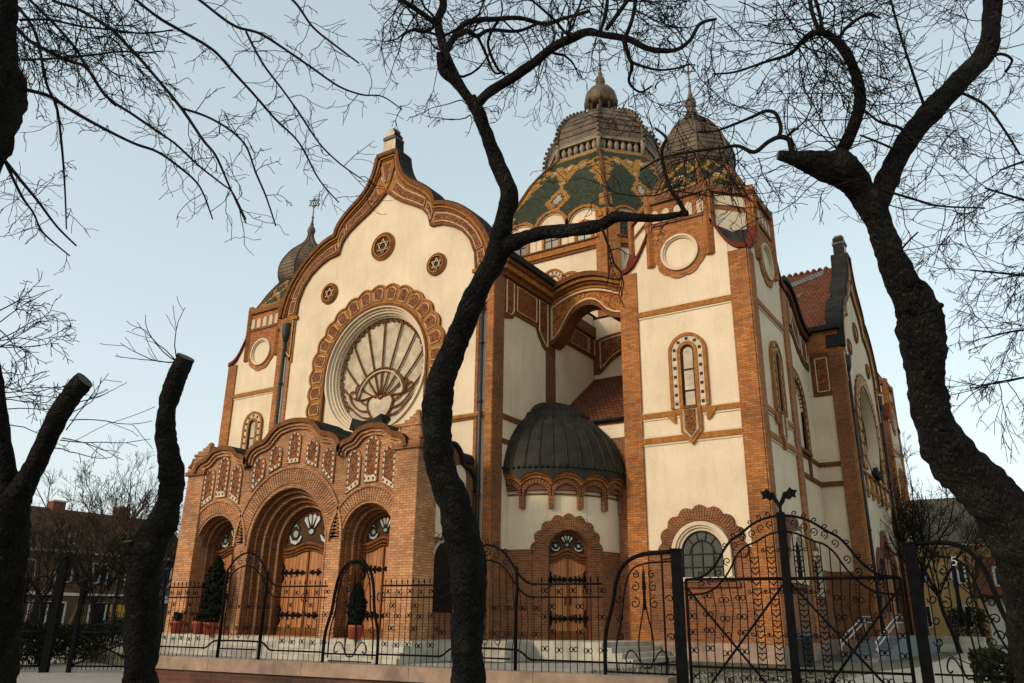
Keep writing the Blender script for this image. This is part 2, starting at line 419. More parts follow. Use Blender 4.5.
    for i, (r0, r1, d) in enumerate(((2.92, 2.8, .1), (2.8, 2.7, -.03), (2.7, 2.6, -.12), (2.6, 2.52, -.24), (2.52, 2.46, -.36))):
        mb.strip(fr, circ(0, rz, r0*k2, 48), circ(0, rz, r1*k2, 48), -.7, d, M['cream_mould'], closed=True)
    frm = mb
    mb = MB(); mb.prism(fr, circ(0, rz, 2.5*k2, 40), -.62, -.54, M['glass_pale'])
    win = mb.build('rose_window', g); frm.build('stone_ring', win)
    mb = MB(); T = M['belt_pale']; TD = M['terra_d']; kt = k2*1.1
    d = -.46
    def tr(P, w=.06, m=TD): mb.tube([fr.p(a*kt, rz+b*kt, d) for a, b in P], w, m, 5)
    base = (0, -1.25)
    for ang in (24, 42, 58, 74, 90, 106, 122, 138, 156):
        th = math.radians(ang); rr = 2.22
        x, y = math.cos(th), math.sin(th)
        # ray from the vase to the rim
        b_ = 2*(base[1]*y); t = (-b_+math.sqrt(b_*b_-4*(base[1]**2-rr*rr)))/2
        c0 = .6 if ang in (24, 156) else .3
        bend = .22*math.cos(th)
        tr([(base[0]+x*(c0+(t-c0)*i/8), base[1]+y*(c0+(t-c0)*i/8)+bend*0-abs(math.cos(th))*.35*math.sin(PI*i/8)) for i in range(9)], .042)
    tr(arc(0, -1.15, 1.3, 8, 172, 20), .045); tr(arc(0, -1.15, 1.18, 10, 170, 20), .05, T)
    V = smooth_line([(0, -1.12), (.2, -.98), (.5, -.98), (.68, -1.2), (.6, -1.55), (.35, -1.88), (0, -2.0), (-.35, -1.88), (-.6, -1.55), (-.68, -1.2), (-.5, -.98), (-.2, -.98), (0, -1.12)], 2)
    tr(V, .05); mb.prism(fr, [(a*kt, rz+b*kt) for a, b in V[:-1]], -.55, -.48, M['glass_pale'])
    for s in (1, -1):
        tr(smooth_line([(s*.66, -1.3), (s*1.0, -1.15), (s*1.35, -.75), (s*1.3, -.4), (s*1.05, -.45), (s*.85, -.75)], 2), .042)
        tr(smooth_line([(s*.6, -1.55), (s*1.05, -1.5), (s*1.5, -1.15), (s*1.68, -.75), (s*1.5, -.6), (s*1.3, -.75)], 2), .042)
        tr(smooth_line([(s*.4, -1.85), (s*.9, -1.8), (s*1.4, -1.45), (s*1.75, -1.15)], 2), .04)
    n_ = 34
    for i in range(n_):
        a0 = -40+260*i/n_; a1 = -40+260*(i+1)/n_
        p = [(2.24*math.cos(math.radians(a0)), 2.24*math.sin(math.radians(a0))), (2.06*math.cos(math.radians((a0+a1)/2)), 2.06*math.sin(math.radians((a0+a1)/2))), (2.24*math.cos(math.radians(a1)), 2.24*math.sin(math.radians(a1)))]
        tr(smooth_line(p, 2), .04)
    mb.build('tracery', win)
    mb = MB(); mb.prism(fr, [(.95*k, 9.25), (.8*k, 9.75), (.35*k, 9.55), (-.35*k, 9.55), (-.8*k, 9.75), (-.95*k, 9.25)], -.3, .3, M['lead'])
    mb.build('window_sill', win)
    # scalloped ring of ceramic panels round it
    mb = MB(); c = rz; rp = 3.42*k
    path = [(rp, 9.35)]+arc(0, c, rp, 0, 180, 48)+[(-rp, 9.35)]; path = resample(path, .1); L = lengths(path); n_ = 21
    def pt(s, off):
        p = at_len(path, L, s); e = .02; q0 = at_len(path, L, s-e); q1 = at_len(path, L, s+e)
        tx, ty = q1[0]-q0[0], q1[1]-q0[1]; l = math.hypot(tx, ty) or 1
        return (p[0]+ty/l*off, p[1]-tx/l*off)
    seg = L[-1]/n_; N = n_*8; h = .44*k
    A = [pt(L[-1]*i/N, -h) for i in range(N+1)]; B = [pt(L[-1]*i/N, h*(.8+.32*abs(math.sin(PI*n_*i/N)))) for i in range(N+1)]
    mb.strip(fr, A, B, -.05, .08, M['terra'])
    mb.strip(fr, [pt(L[-1]*i/N, -h-.1) for i in range(N+1)], A, -.05, .14, M['terra_d'])
    B2 = [pt(L[-1]*i/N, h*(.8+.32*abs(math.sin(PI*n_*i/N)))-.09) for i in range(N+1)]
    mb.strip(fr, B2, B, -.05, .13, M['terra'])
    for i in range(n_):
        s0 = seg*i+seg*.17; s1 = seg*(i+1)-seg*.17
        a = [pt(s0+(s1-s0)*j/4, -h*.62) for j in range(5)]; b = [pt(s0+(s1-s0)*j/4, h*(.42+.3*math.sin(PI*j/4))) for j in range(5)]
        mb.strip(fr, a, b, 0, .11, M['orn']); mb.tube([fr.p(p[0], p[1], .115) for p in a+b[::-1]], .028, M['trim'], 4, False, closed=True)
    mb.build('ceramic_arch', g)
    # star rosettes
    for a, z, r in ((0, 17.75, .66), (-3.18*k, 16.1, .5), (3.18*k, 16.1, .5)):
        mb = MB(); r *= (k+1)/2
        mb.prism(fr, circ(a, z, r*.8, 24), .0, .02, M['glass_dark'])
        for ri, ro, d, m_ in ((.78, 1.0, .1, 'terra_d'), (.72, .82, .13, 'terra'), (.96, 1.06, .07, 'terra')):
            mb.strip(fr, circ(a, z, r*ri, 24), circ(a, z, r*ro, 24), -.02, d, M[m_], closed=True)
        star6(mb, fr, a, z, r*.56, .06, .024, M['trim']); mb.tube([fr.p(p[0], p[1], .05) for p in circ(a, z, r*.62, 20)], .015, M['terra'], 4, closed=True)
        mb.build('star_rosette', g)
    # strings, edge piers
    mb = MB(); mb.box(fr, -hw+.3, hw-.3, 9.02, 9.24, -.05, .09, M['terra']); mb.box(fr, -hw+.3, hw-.3, 9.24, 9.3, -.05, .05, M['cream_mould']); mb.box(fr, -hw+.3, hw-.3, 9.06, 9.12, 0, .13, M['terra_d'])
    mb.build('string_course', g)
    for s in (-1, 1):
        mb = MB(); a0, a1 = sorted((s*(hw-.3), s*(hw+.02))); mb.box(fr, a0, a1, .41, 15.35, -.6, .12, M['brick_o'])
        mb.build('brick_pier', g)
        mb = MB(); a0, a1 = sorted((s*(hw-.86), s*(hw-.72))); mb.box(fr, a0, a1, GZ0, 15.1, -.1, .06, M['brick_o']); mb.build('brick_strip', g)
        mb = MB(); mb.tube([fr.p(s*(hw-.5), .6, .16), fr.p(s*(hw-.5), 14.2, .16)], .085, M['pipe'], 8)
        mb.lathe(fr.p(s*(hw-.5), 14.1, .16), [(.09, 0), (.2, .35), (.22, .8), (.24, .9)], M['pipe'], 8)
        for z in (3, 6, 9.6, 12): mb.lathe(fr.p(s*(hw-.5), z, .16), [(.11, 0), (.11, .1)], M['pipe'], 8)
        mb.build('drainpipe', g)
    return g
G1 = gable(FG, 6.25, 'front_gable', .9)
G2 = gable(FS, 5.2, 'side_gable', .9)

def dotted_window(parent, fr, cx, z0, zs, hw, shield=None, fw=.5):
    """narrow round-headed light in a brown/white dotted surround"""
    mb = MB(); o = hw+fw; zb = z0
    def ah(h): return [(cx+h, zb)]+arc(cx, zs, h, 0, 180, 18)+[(cx-h, zb)]
    A = [ah(o), ah(o-.13), ah(o-.36), ah(hw)]
    mb.strip(fr, A[0], A[1], -.05, .1, M['terra']); mb.strip(fr, A[1], A[2], -.05, .06, M['white']); mb.strip(fr, A[2], A[3], -.2, .1, M['terra'])
    P = resample(ah(o-.245), .1); L = lengths(P); n = int(L[-1]/.36)
    for i in range(n):
        p = at_len(P, L, L[-1]*(i+.5)/n); mb.box(fr, p[0]-.055, p[0]+.055, p[1]-.055, p[1]+.055, 0, .085, M['dark'])
    w = MB(); w.prism(fr, ah(hw+.01), -.1, -.02, M['glass_pale']);
    ww = w.build('narrow_window', parent)
    if shield:
        z = shield; mb.prism(fr, [(cx+.42, z0), (cx+.42, z+.5), (cx+.2, z+.25), (cx, z), (cx-.2, z+.25), (cx-.42, z+.5), (cx-.42, z0)], 0, .09, M['terra'])
        mb.prism(fr, [(cx+.26, z0-.1), (cx+.26, z+.55), (cx, z+.25), (cx-.26, z+.55), (cx-.26, z0-.1)], 0, .12, M['orn'])
        mb.tube([fr.p(a, b, .12) for a, b in [(cx+.26, z0-.1), (cx+.26, z+.55), (cx, z+.25), (cx-.26, z+.55), (cx-.26, z0-.1)]], .04, M['white'], 4, False, closed=True)
        for s in (1, -1): mb.prism(fr, [(cx+s*.62, z0-.12), (cx+s*1.05, z0-.12), (cx+s*.75, z0-.5), (cx+s*.62, z0-.55)], 0, .07, M['terra'])
    for z in (z0+(zs-z0)*.3, z0+(zs-z0)*.68): mb.box(fr, cx-hw, cx+hw, z-.03, z+.03, -.1, .01, M['dark'])
    mb.box(fr, cx-hw, cx+hw, z0-.06, z0+.06, -.15, .14, M['terra_d'])
    mb.tube([fr.p(p[0], p[1], 0) for p in ah(hw-.03)], .045, M['dark'], 4)
    mb.build('window_surround', parent); return ww

def hood_window(parent, fr, cx, z0, zs, hw):
    """basement window: white arched frame under a scalloped brick hood"""
    mb = MB(); voussoirs(mb, fr, cx, zs+.02, hw+.32, hw+.82, -8, 188, 46, -.05, .1, M['brick_r'], M['brick_d'], .14, 9)
    mb.build('brick_hood', parent)
    def ah(h): return [(cx+h, z0)]+arc(cx, zs, h, 0, 180, 22)+[(cx-h, z0)]
    w = MB(); w.prism(fr, ah(hw), -.1, .01, M['glass'])
    ww = w.build('basement_window', parent)
    fb = MB()
    for h0, h1, d in ((hw+.3, hw+.16, .24), (hw+.16, hw+.08, .17), (hw+.08, hw-.02, .09)): fb.strip(fr, ah(h0), ah(h1), -.35, d, M['cream_mould'])
    fb.box(fr, cx-hw-.36, cx+hw+.36, z0-.14, z0, -.3, .2, M['cream_mould'])
    fb.box(fr, cx-hw-.5, cx+hw+.5, z0-.34, z0-.14, -.05, .12, M['brick_d'])
    fb.build('window_frame', ww)
    lb = MB(); D = M['dark']
    for a in (-hw*.5, 0, hw*.5): lb.tube([fr.p(cx+a, z0, .03), fr.p(cx+a, zs+(.25*hw if a else hw*.62), .03)], .025, D, 4)
    for z in (z0+.35, zs-.05): lb.tube([fr.p(cx-hw, z, .03), fr.p(cx+hw, z, .03)], .025, D, 4)
    lb.tube([fr.p(p[0], p[1], .03) for p in arc(cx, zs-.05, hw*.58, 0, 180, 14)], .03, D, 4); lb.tube([fr.p(p[0], p[1], .03) for p in ah(hw-.04)], .045, D, 4)
    for ang in (45, 75, 105, 135):
        th = math.radians(ang); lb.tube([fr.p(cx+hw*.58*math.cos(th), zs-.05+hw*.58*math.sin(th), .03), fr.p(cx+hw*math.cos(th), zs+hw*math.sin(th), .03)], .022, D, 4)
    lb.build('leading', ww); return ww

# ------------------------------------------------------------------ corner towers
def tower(cx, cy, faces, name='corner_tower'):
    h = 2.7
    wall = MB(); wall.wbox(cx-h+.04, cx+h-.04, cy-h+.04, cy+h-.04, .41, 15.4, M['cream'])
    wall.wbox(cx-h-.06, cx+h+.06, cy-h-.06, cy+h+.06, .41, 1.02, M['plinth'])
    t = wall.build(name, SYN)
    # octagonal upper storey
    ob = MB(); a, e = h-.06, 1.3
    P8 = [(e, -a), (a, -e), (a, e), (e, a), (-e, a), (-a, e), (-a, -e), (-e, -a)]
    ob.idx([(cx+x, cy+y, z) for z in (15.0, 18.7) for x, y in P8], [(i, (i+1) % 8, 8+(i+1) % 8, 8+i) for i in range(8)]+[tuple(range(8, 16))], M['brick_o'])
    for i in range(0, 8, 2):      # white panels on the diagonal faces
        p, q = Vector((*P8[i], 0)), Vector((*P8[(i+1) % 8], 0)); mid = (p+q)/2; u = (q-p).normalized(); n = mid.normalized()
        fr = F((cx+mid.x, cy+mid.y, 0), u, n)
        ob.box(fr, -.68, .68, 17.9, 18.35, 0, .05, M['cream']); ob.box(fr, -.68, .68, 16.65, 17.65, 0, .05, M['cream'])
        for s in (-1, 1): ob.box(fr, s*1.0-.16, s*1.0+.16, 15.6, 18.9, -.1, .16, M['brick_o'])
        ob.box(fr, -1.05, 1.05, 18.45, 18.7, -.1, .14, M['brick_r'])
    ob.build('octagon_storey', t)
    for n, u in (((0, -1, 0), (1, 0, 0)), ((1, 0, 0), (0, 1, 0)), ((-1, 0, 0), (0, -1, 0)), ((0, 1, 0), (-1, 0, 0))):
        fr = F((cx+n[0]*h, cy+n[1]*h, 0), u, n)
        curve = [(2.7, 15.5), (2.35, 15.58), (2.0, 15.85), (1.72, 16.3), (1.5, 16.75), (1.32, 17.0)]
        curve = smooth_line(curve, 2)
        mb = MB()
        mb.prism(fr, [(1.97, 13.6)]+[(a, b) for a, b in curve if a < 1.98]+[(-a, b) for a, b in reversed(curve) if a < 1.98]+[(-1.97, 13.6)], -.2, -.005, M['cream'])
        mb.prism(fr, [(2.68, 15.0)]+curve+[(1.3, 15.0)], -.25, -.03, M['cream'], back=True); mb.prism(fr, [(-2.68, 15.0)]+[(-a, b) for a, b in curve]+[(-1.3, 15.0)], -.25, -.03, M['cream'], back=True)
        mb.build('shaped_wall_head', t)
        for s in (1, -1):
            mb = MB(); c = [(s*a, b) for a, b in curve]; mb.strip(fr, [(a, b+.02) for a, b in c], [(a, b+.22) for a, b in c], -.3, .12, M['coping'])
            mb.build('red_coping', t)
            mb = MB(); mb.box(fr, min(s*1.96, s*2.7), max(s*1.96, s*2.7), 1.0, 15.52, -.3, .06, M['brick_o']); mb.build('corner_pier', t)
        mb = MB(); mb.box(fr, -1.96, 1.96, 1.0, 4.2, -.1, -.01, M['brick_r'])
        mb.build('brick_base', t)
        # slate slopes on the square's shoulders
        for s in (1, -1):
            mb = MB(); k_ = [fr.p(s*a, b+.1, -.1) for a, b in curve]
            dgn = fr.p(s*1.35, 17.0, -.1); cr = fr.p(s*2.7, 15.65, 0); other = fr.p(s*2.66, 17.0, -1.4)
            for i in range(len(k_)-1): mb.face([k_[i], k_[i+1], fr.p(s*2.02, 16.7, -.68)], M['slate'])
            mb.build('slate_shoulder', t)
        if faces and n in faces:
            for z0, z1 in ((13.48, 13.7), (9.2, 9.4), (8.2, 8.42)):
                mb = MB(); mb.box(fr, -1.96, 1.96, z0, z1, -.06, .04, M['terra'])
                for z in (z0-.04, z1+.04): mb.box(fr, -1.96, 1.96, z-.04, z+.04, -.06, .0, M['cream_mould'])
                mb.build('string_course', t)
            if n[1] == -1: hood_window(t, fr, .15, 3.2, 4.05, .8)
            else: hood_window(t, fr, 0, 3.2, 4.05, .6)
            dotted_window(t, fr, .05, 9.45, 11.7, .27, shield=8.0)
            # round niche with its scalloped brick ring
            mb = MB(); z = 15.98
            sc = [(1.06*math.cos(2*PI*i/72)*(1+.055*abs(math.sin(9*PI*i/72))), z+1.06*math.sin(2*PI*i/72)*(1+.055*abs(math.sin(9*PI*i/72)))) for i in range(72)]
            mb.strip(fr, circ(0, z, .74, 72), sc, -.05, .05, M['brick_o'], closed=True)
            up = [(1.32, 15.7), (1.32, 18.7), (-1.32, 18.7), (-1.32, 15.7)]+arc(0, z, 1.02, 196, 344, 20)
            mb.prism(fr, up, -.3, .03, M['brick_o'], holes=[circ(0, z, .74, 40)])
            for s in (-1, 1): mb.box(fr, s*1.3-.14, s*1.3+.14, 16.9, 18.95, -.2, .12, M['brick_o'])
            mb.box(fr, -1.4, 1.4, 18.45, 18.75, -.2, .16, M['brick_r'])
            for j in range(5):
                a = -1.0+.5*j; mb.prism(fr, arch(a, 17.55, .15, 18.0, 8), 0, .055, M['white'])
            mb.box(fr, -1.25, 1.25, 17.4, 17.5, 0, .1, M['brick_r']); mb.build('brick_crest', t)
            mb = MB()
            for r0, r1, d in ((.8, .71, .14), (.71, .65, .08), (.65, .58, -.04)): mb.strip(fr, circ(0, z, r0, 36), circ(0, z, r1, 36), -.35, d, M['cream_mould'], closed=True)
            mb.prism(fr, circ(0, z, .6, 30), -.4, -.22, M['cream']); mb.prism(fr, [(.16, z-.06), (.16, z+.18), (-.0, z+.18), (-.0, z-.06)], -.3, -.19, M['dark'])
            mb.build('round_niche', t)
    # dome: tiled skirt then onion
    def octa(prof, mat_f, mb, ridge=None, sub=8):
        for i in range(8):
            for j in range(len(prof)-1):
                (z0, a0), (z1, a1) = prof[j], prof[j+1]
                def cr(ii, a): 
                    th = PI/8+ii*PI/4; r = a/math.cos(PI/8); return Vector((cx+r*math.cos(th), cy+r*math.sin(th), 0))
                for q in range(sub):
                    pts = [cr(i, a0).lerp(cr(i+1, a0), q/sub), cr(i, a0).lerp(cr(i+1, a0), (q+1)/sub), cr(i, a1).lerp(cr(i+1, a1), (q+1)/sub), cr(i, a1).lerp(cr(i+1, a1), q/sub)]
                    for p_, z in zip(pts, (z0, z0, z1, z1)): p_.z = z
                    mb.face(pts, mat_f((q+.5)/sub, (j+.5)/(len(prof)-1)))
            if ridge:
                mb.tube([tuple(Vector((cx+a/math.cos(PI/8)*math.cos(PI/8+i*PI/4), cy+a/math.cos(PI/8)*math.sin(PI/8+i*PI/4), z))) for z, a in prof], ridge, M['t_brown'] if ridge > .06 else M['patina'], 5)
    def fine(P, n):
        L = lengths(P); return [at_len(P, L, L[-1]*i/n) for i in range(n+1)]
    sk = fine(smooth_line([(18.6, 2.72), (19.2, 2.4), (19.8, 2.12), (20.4, 1.78), (20.95, 1.42)], 2), 20)
    def pat(s, v):
        c = abs(s-.5)
        if c > .44: return M['t_yel']
        if abs(c*2.4-abs(((v*2.2+.5) % 1)-.5)*1.4-.12) < .16: return M['t_yel']
        if c < .12 and abs(((v*2.2+.5) % 1)-.5) < .16: return M['t_white']
        if v < .2: return M['t_brown'] if c > .2 else M['t_yel']
        return M['t_green']
    mb = MB(); octa(sk, pat, mb, .075, 12); mb.build('tiled_roof', t)
    ob = smooth_line([(20.9, 1.38), (21.0, 1.55), (21.4, 1.64), (21.9, 1.64), (22.35, 1.52), (22.8, 1.3), (23.25, 1.02), (23.6, .7), (23.9, .4), (24.2, .23), (24.6, .14)], 2)
    mb = MB(); octa(ob, lambda s, v: M['patina'], mb, .05, 1)
    for i in range(8):
        for z_, a_ in ob[2:-6:2]:
            p_ = [(cx+(a_+.012)/math.cos(PI/8)*math.cos(PI/8+q*PI/4), cy+(a_+.012)/math.cos(PI/8)*math.sin(PI/8+q*PI/4), z_) for q in (i, i+1)]; mb.tube(p_, .02, M['patina'], 4)
    mb.build('onion_dome', t)
    bulb_finial('star_finial', t, cx, cy, 24.5, 27.25, .27)
    return t
TX = 12.6
for sx, sy, fc in ((1, -1, [(0, -1, 0), (1, 0, 0)]), (-1, -1, [(0, -1, 0), (-1, 0, 0)]), (1, 1, [(0, 1, 0), (1, 0, 0), (0, -1, 0)]), (-1, 1, [])):
    tower(XC+sx*TX, 31.35 if sy < 0 else 63.85, fc)

# ------------------------------------------------------------------ drum and great dome
DY = 47.75
def oct_pts(a, h): return [(h, -a), (a, -h), (a, h), (h, a), (-h, a), (-a, h), (-a, -h), (-h, -a)]
def oct_frames(a, h):
    P = oct_pts(a, h)
    for i in range(8):
        p, q = Vector((*P[i-1], 0)), Vector((*P[i], 0)); mid = (p+q)/2
        yield F((XC+mid.x, DY+mid.y, 0), (q-p), mid), (q-p).length/2, i
DA, DH = 7.6, 3.9
mb = MB(); P = oct_pts(DA, DH)
mb.idx([(XC+x, DY+y, z) for z in (14, 26.) for x, y in P], [(i, (i+1) % 8, 8+(i+1) % 8, 8+i) for i in range(8)], M['cream'])
drum = mb.build('dome_drum', SYN)
for fr, hl, i in oct_frames(DA, DH):
    mb = MB()
    mb.box(fr, -hl+.5, hl-.5, 23.35, 23.55, -.1, .1, M['terra_d']); mb.box(fr, -hl+.5, hl-.5, 23.55, 23.95, -.1, .18, M['terra']); mb.box(fr, -hl+.5, hl-.5, 23.95, 24.05, -.1, .28, M['terra_d'])
    mb.build('cornice_band', drum)
    for s in (-1, 1):
        mb = MB(); mb.box(fr, s*(hl-.36)-.36, s*(hl-.36)+.36, 14, 25.9, -.3, .22, M['brick_o']); mb.build('corner_pier', drum)
    f = hl/3.9
    # triple arched window with dotted surround
    cs = ((-1.25*f, 21.3), (0, 21.75), (1.25*f, 21.3))
    for c, zs in cs:
        mb = MB(); wn = MB(); w_ = .38
        wn.prism(fr, arch(c, 20.2, w_, zs, 12), -.02, .02, M['glass'] if c else M['cream'])
        mb.strip(fr, [(c+w_, 20.2)]+arc(c, zs, w_, 0, 180, 14)+[(c-w_, 20.2)], [(c+w_+.14, 20.2)]+arc(c, zs, w_+.14, 0, 180, 14)+[(c-w_-.14, 20.2)], 0, .12, M['terra'])
        mb.strip(fr, arc(c, zs, w_+.14, 0, 180, 14), arc(c, zs, w_+.38, 0, 180, 14), 0, .06, M['white'])
        mb.strip(fr, arc(c, zs, w_+.38, 5, 175, 14), arc(c, zs, w_+.52, 5, 175, 14), 0, .13, M['terra'])
        for j in range(7):
            th = math.radians(10+160*j/6); mb.box(fr, c+(w_+.26)*math.cos(th)-.05, c+(w_+.26)*math.cos(th)+.05, zs+(w_+.26)*math.sin(th)-.05, zs+(w_+.26)*math.sin(th)+.05, .05, .08, M['dark'])
        mb.tube([fr.p(c, 20.2, .03), fr.p(c, zs+w_, .03)], .03, M['dark'], 4); mb.tube([fr.p(c-w_, zs-.2, .03), fr.p(c+w_, zs-.2, .03)], .03, M['dark'], 4)
        w = wn.build('arched_window', drum); mb.build('dotted_surround', w)
    # clerestory windows and scalloped dormer heads below the dome
    for c in (-2.35*f, 0, 2.35*f):
        mb = MB(); wn = MB(); hw = 1.15*f
        mb.prism(fr, [(c+hw, 24.0)]+arc(c, 25.35, hw, 0, 180, 18, ry=(1.08 if c == 0 else .84)*hw)+[(c-hw, 24.0)], -.6, .12, M['cream'])
        mb.strip(fr, arc(c, 25.35, hw*.93, 0, 180, 20, ry=(1.1 if c == 0 else .85)*hw*.93), arc(c, 25.35, hw*1.15, 0, 180, 20, ry=(1.2 if c == 0 else .95)*hw), -.9, .3, M['terra'], side=M['terra_d'])
        mb.strip(fr, arc(c, 25.35, hw*.85, 0, 180, 20, ry=(1.05 if c == 0 else .8)*hw*.9), arc(c, 25.35, hw*.94, 0, 180, 20, ry=(1.1 if c == 0 else .85)*hw*.94), -.5, .2, M['white'])
        wn.prism(fr, arch(c, 24.05, .5*f, 24.75, 12), .0, .15, M['glass'])
        mb.strip(fr, [(c+.5*f, 24.05)]+arc(c, 24.75, .5*f, 0, 180, 14)+[(c-.5*f, 24.05)], [(c+.68*f, 24.05)]+arc(c, 24.75, .68*f, 0, 180, 14)+[(c-.68*f, 24.05)], .1, .24, M['terra'])
        mb.tube([fr.p(c, 24.05, .17), fr.p(c, 25.2, .17)], .03, M['dark'], 4); mb.tube([fr.p(c-.5*f, 24.6, .17), fr.p(c+.5*f, 24.6, .17)], .03, M['dark'], 4)
        mb.build('dormer_arch', drum); wn.build('clerestory_window', drum)
# tiled dome
DP = [(25.5, 7.72, 3.98), (26.4, 7.5, 3.85), (27.8, 7.0, 3.5), (29.1, 6.42, 3.1), (30.3, 5.82, 2.78), (31.3, 5.2, 2.4), (32.2, 4.52, 2.0), (33.0, 3.9, 1.62)]
def dome_at(t):
    k = t*(len(DP)-1); i = min(int(k), len(DP)-2); f = k-i; return [DP[i][j]+(DP[i+1][j]-DP[i][j])*f for j in range(3)]
def dome_pat(s, v):
    """diamonds up the middle of each face, stepped ochre wedges along the ridges"""
    c = abs(s-.5)*2                      # 0 middle .. 1 ridge
    if c > .955: return M['t_brown']
    if v < .13: return M['t_green'] if c > .2 else M['t_yel']
    d = abs((v-.30)/.135)+c/.26          # lower diamond
    if d < .42: return M['t_white']
    if d < .62: return M['t_brown']
    if d < 1.08: return M['t_yel']
    d = abs((v-.50)/.07)+c/.14
    if d < .5: return M['t_white']
    if d < 1.1: return M['t_yel']
    if .52 < v < .8 and abs(c-(v-.5)*1.5) < .12: return M['t_yel']
    for cc in (.0, .42):
        d = abs((v-.70)/.09)+abs(c-cc)/.2
        if d < .45: return M['t_white']
        if d < 1.0: return M['t_yel']
    if v > .93: return M['t_yel']
    # ridge wedges
    if .25 < v < .60 and c > 1-.42*(v-.25)/.35*((v*9) % 1*.35+.65): return M['t_yel']
    if .62 < v < .78 and c > .62+.1*math.sin(v*60): return M['t_yel'] if not (.67 < v < .73 and c > .78) else M['t_green']
    if v < .25 and c > .86: return M['t_yel']
    return M['t_green']
mb = MB(); NV, NS = 54, 44
for i in range(8):
    for j in range(NV):
        z0, a0, h0 = dome_at(j/NV); z1, a1, h1 = dome_at((j+1)/NV)
        p0, p1 = oct_pts(a0, h0), oct_pts(a1, h1)
        for q in range(NS):
            def L_(P, t): return (P[i-1][0]+(P[i][0]-P[i-1][0])*t, P[i-1][1]+(P[i][1]-P[i-1][1])*t)
            e = [L_(p0, q/NS), L_(p0, (q+1)/NS), L_(p1, (q+1)/NS), L_(p1, q/NS)]
            mb.face([(XC+e[0][0], DY+e[0][1], z0), (XC+e[1][0], DY+e[1][1], z0), (XC+e[2][0], DY+e[2][1], z1), (XC+e[3][0], DY+e[3][1], z1)], dome_pat((q+.5)/NS, (j+.5)/NV))
    mb.tube([(XC+oct_pts(a, h)[i][0], DY+oct_pts(a, h)[i][1], z) for z, a, h in [dome_at(t/16) for t in range(17)]], .13, M['t_brown'], 6)
dome = mb.build('tiled_dome', SYN)
# belt with balusters, ribbed bulb
BP = [(32.9, 3.95), (33.05, 3.98), (33.15, 3.6), (33.9, 3.6), (33.95, 3.9), (34.2, 3.98), (34.9, 3.95), (35.6, 3.78), (36.3, 3.45), (36.9, 3.05), (37.4, 2.55), (37.8, 2.0), (38.1, 1.55), (38.3, 1.22), (38.4, 1.0)]
mb = MB()
def reg(a): return oct_pts(a, a*.4142)
for i in range(8):
    for j in range(len(BP)-1):
        (z0, a0), (z1, a1) = BP[j], BP[j+1]; p0, p1 = reg(a0), reg(a1)
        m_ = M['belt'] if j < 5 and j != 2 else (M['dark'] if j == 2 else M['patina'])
        mb.face([(XC+p0[i-1][0], DY+p0[i-1][1], z0), (XC+p0[i][0], DY+p0[i][1], z0), (XC+p1[i][0], DY+p1[i][1], z1), (XC+p1[i-1][0], DY+p1[i-1][1], z1)], m_)
bulb = mb.build('bulb_roof', SYN)
mb = MB()
for fr, hl, i in oct_frames(3.8, 3.8*.4142):
    for j in range(6): mb.lathe(fr.p(-hl+.35+(2*hl-.7)*j/5, 33.1, -.05), [(.13, 0), (.2, .3), (.2, .5), (.12, .7), (.14, .8)], M['belt'], 8)
    mb.box(fr, -hl, hl, 33.88, 34.02, -.2, .2, M['belt'])
mb.build('baluster_belt', bulb)
mb = MB()
for i in range(8):
    line = [(XC+reg(a*1.01)[i][0], DY+reg(a*1.01)[i][1], z) for z, a in BP[4:]]
    mb.tube(line, .11, M['patina'], 6)
    Lp = [Vector(p) for p in line]; acc = 0; nxt = 0
    for a, b in zip(Lp, Lp[1:]):
        l = (b-a).length; s = nxt
        while s < l:
            c = a.lerp(b, s/l); out = Vector((c.x-XC, c.y-DY, 1.2)).normalized(); mb.ball(c+out*.16, .13, M['patina'], 6); s += .42
        nxt = s-l
    base = reg(3.98)[i]; mb.tube([(XC+base[0], DY+base[1], 32.9), (XC+base[0], DY+base[1], 34.2)], .17, M['belt'], 6)
mb.build('knobbed_rib', bulb)
mb = MB()
for fr, hl, i in oct_frames(3.9, 3.9*.4142):
    for zz, aa in ((34.7, 3.965), (35.25, 3.87), (35.8, 3.69), (36.3, 3.45), (36.9, 3.05)):
        p = reg(aa+.015); mb.tube([(XC+p[i-1][0], DY+p[i-1][1], zz), (XC+p[i][0], DY+p[i][1], zz)], .045, M['patina'], 4)
mb.build('sheet_seam', bulb)
# open lantern, small onion, star
mb = MB()
for i in range(8):
    th = PI/8+i*PI/4; x, y = XC+math.cos(th)*.92, DY+math.sin(th)*.92
    mb.tube([(x, y, 38.3), (x, y, 39.4), (XC+math.cos(th)*1.15, DY+math.sin(th)*1.15, 39.8), (XC+math.cos(th)*1.12, DY+math.sin(th)*1.12, 40.3)], .12, M['patina'], 6)
    mb.tube([(XC+math.cos(th)*1.2, DY+math.sin(th)*1.2, 39.3), (XC+math.cos(th)*1.25, DY+math.sin(th)*1.25, 39.8), (XC+math.cos(th)*1.05, DY+math.sin(th)*1.05, 40.4), (XC+math.cos(th)*.5, DY+math.sin(th)*.5, 40.95)], .09, M['patina'], 5)
mb.lathe((XC, DY, 0), [(1.15, 38.25), (1.2, 38.5), (1.0, 38.6)], M['patina'], 8); mb.lathe((XC, DY, 0), [(.5, 38.5), (.5, 39.8)], M['dark'], 8)
mb.lathe((XC, DY, 0), [(.95, 39.3), (1.2, 39.55), (1.28, 39.95), (1.18, 40.45), (.88, 40.9), (.46, 41.25), (.2, 41.5)], M['patina'], 16, rot=PI/8)
mb.build('lantern', bulb); bulb_finial('star_finial', bulb, XC, DY, 41.1, 45.75, .4)

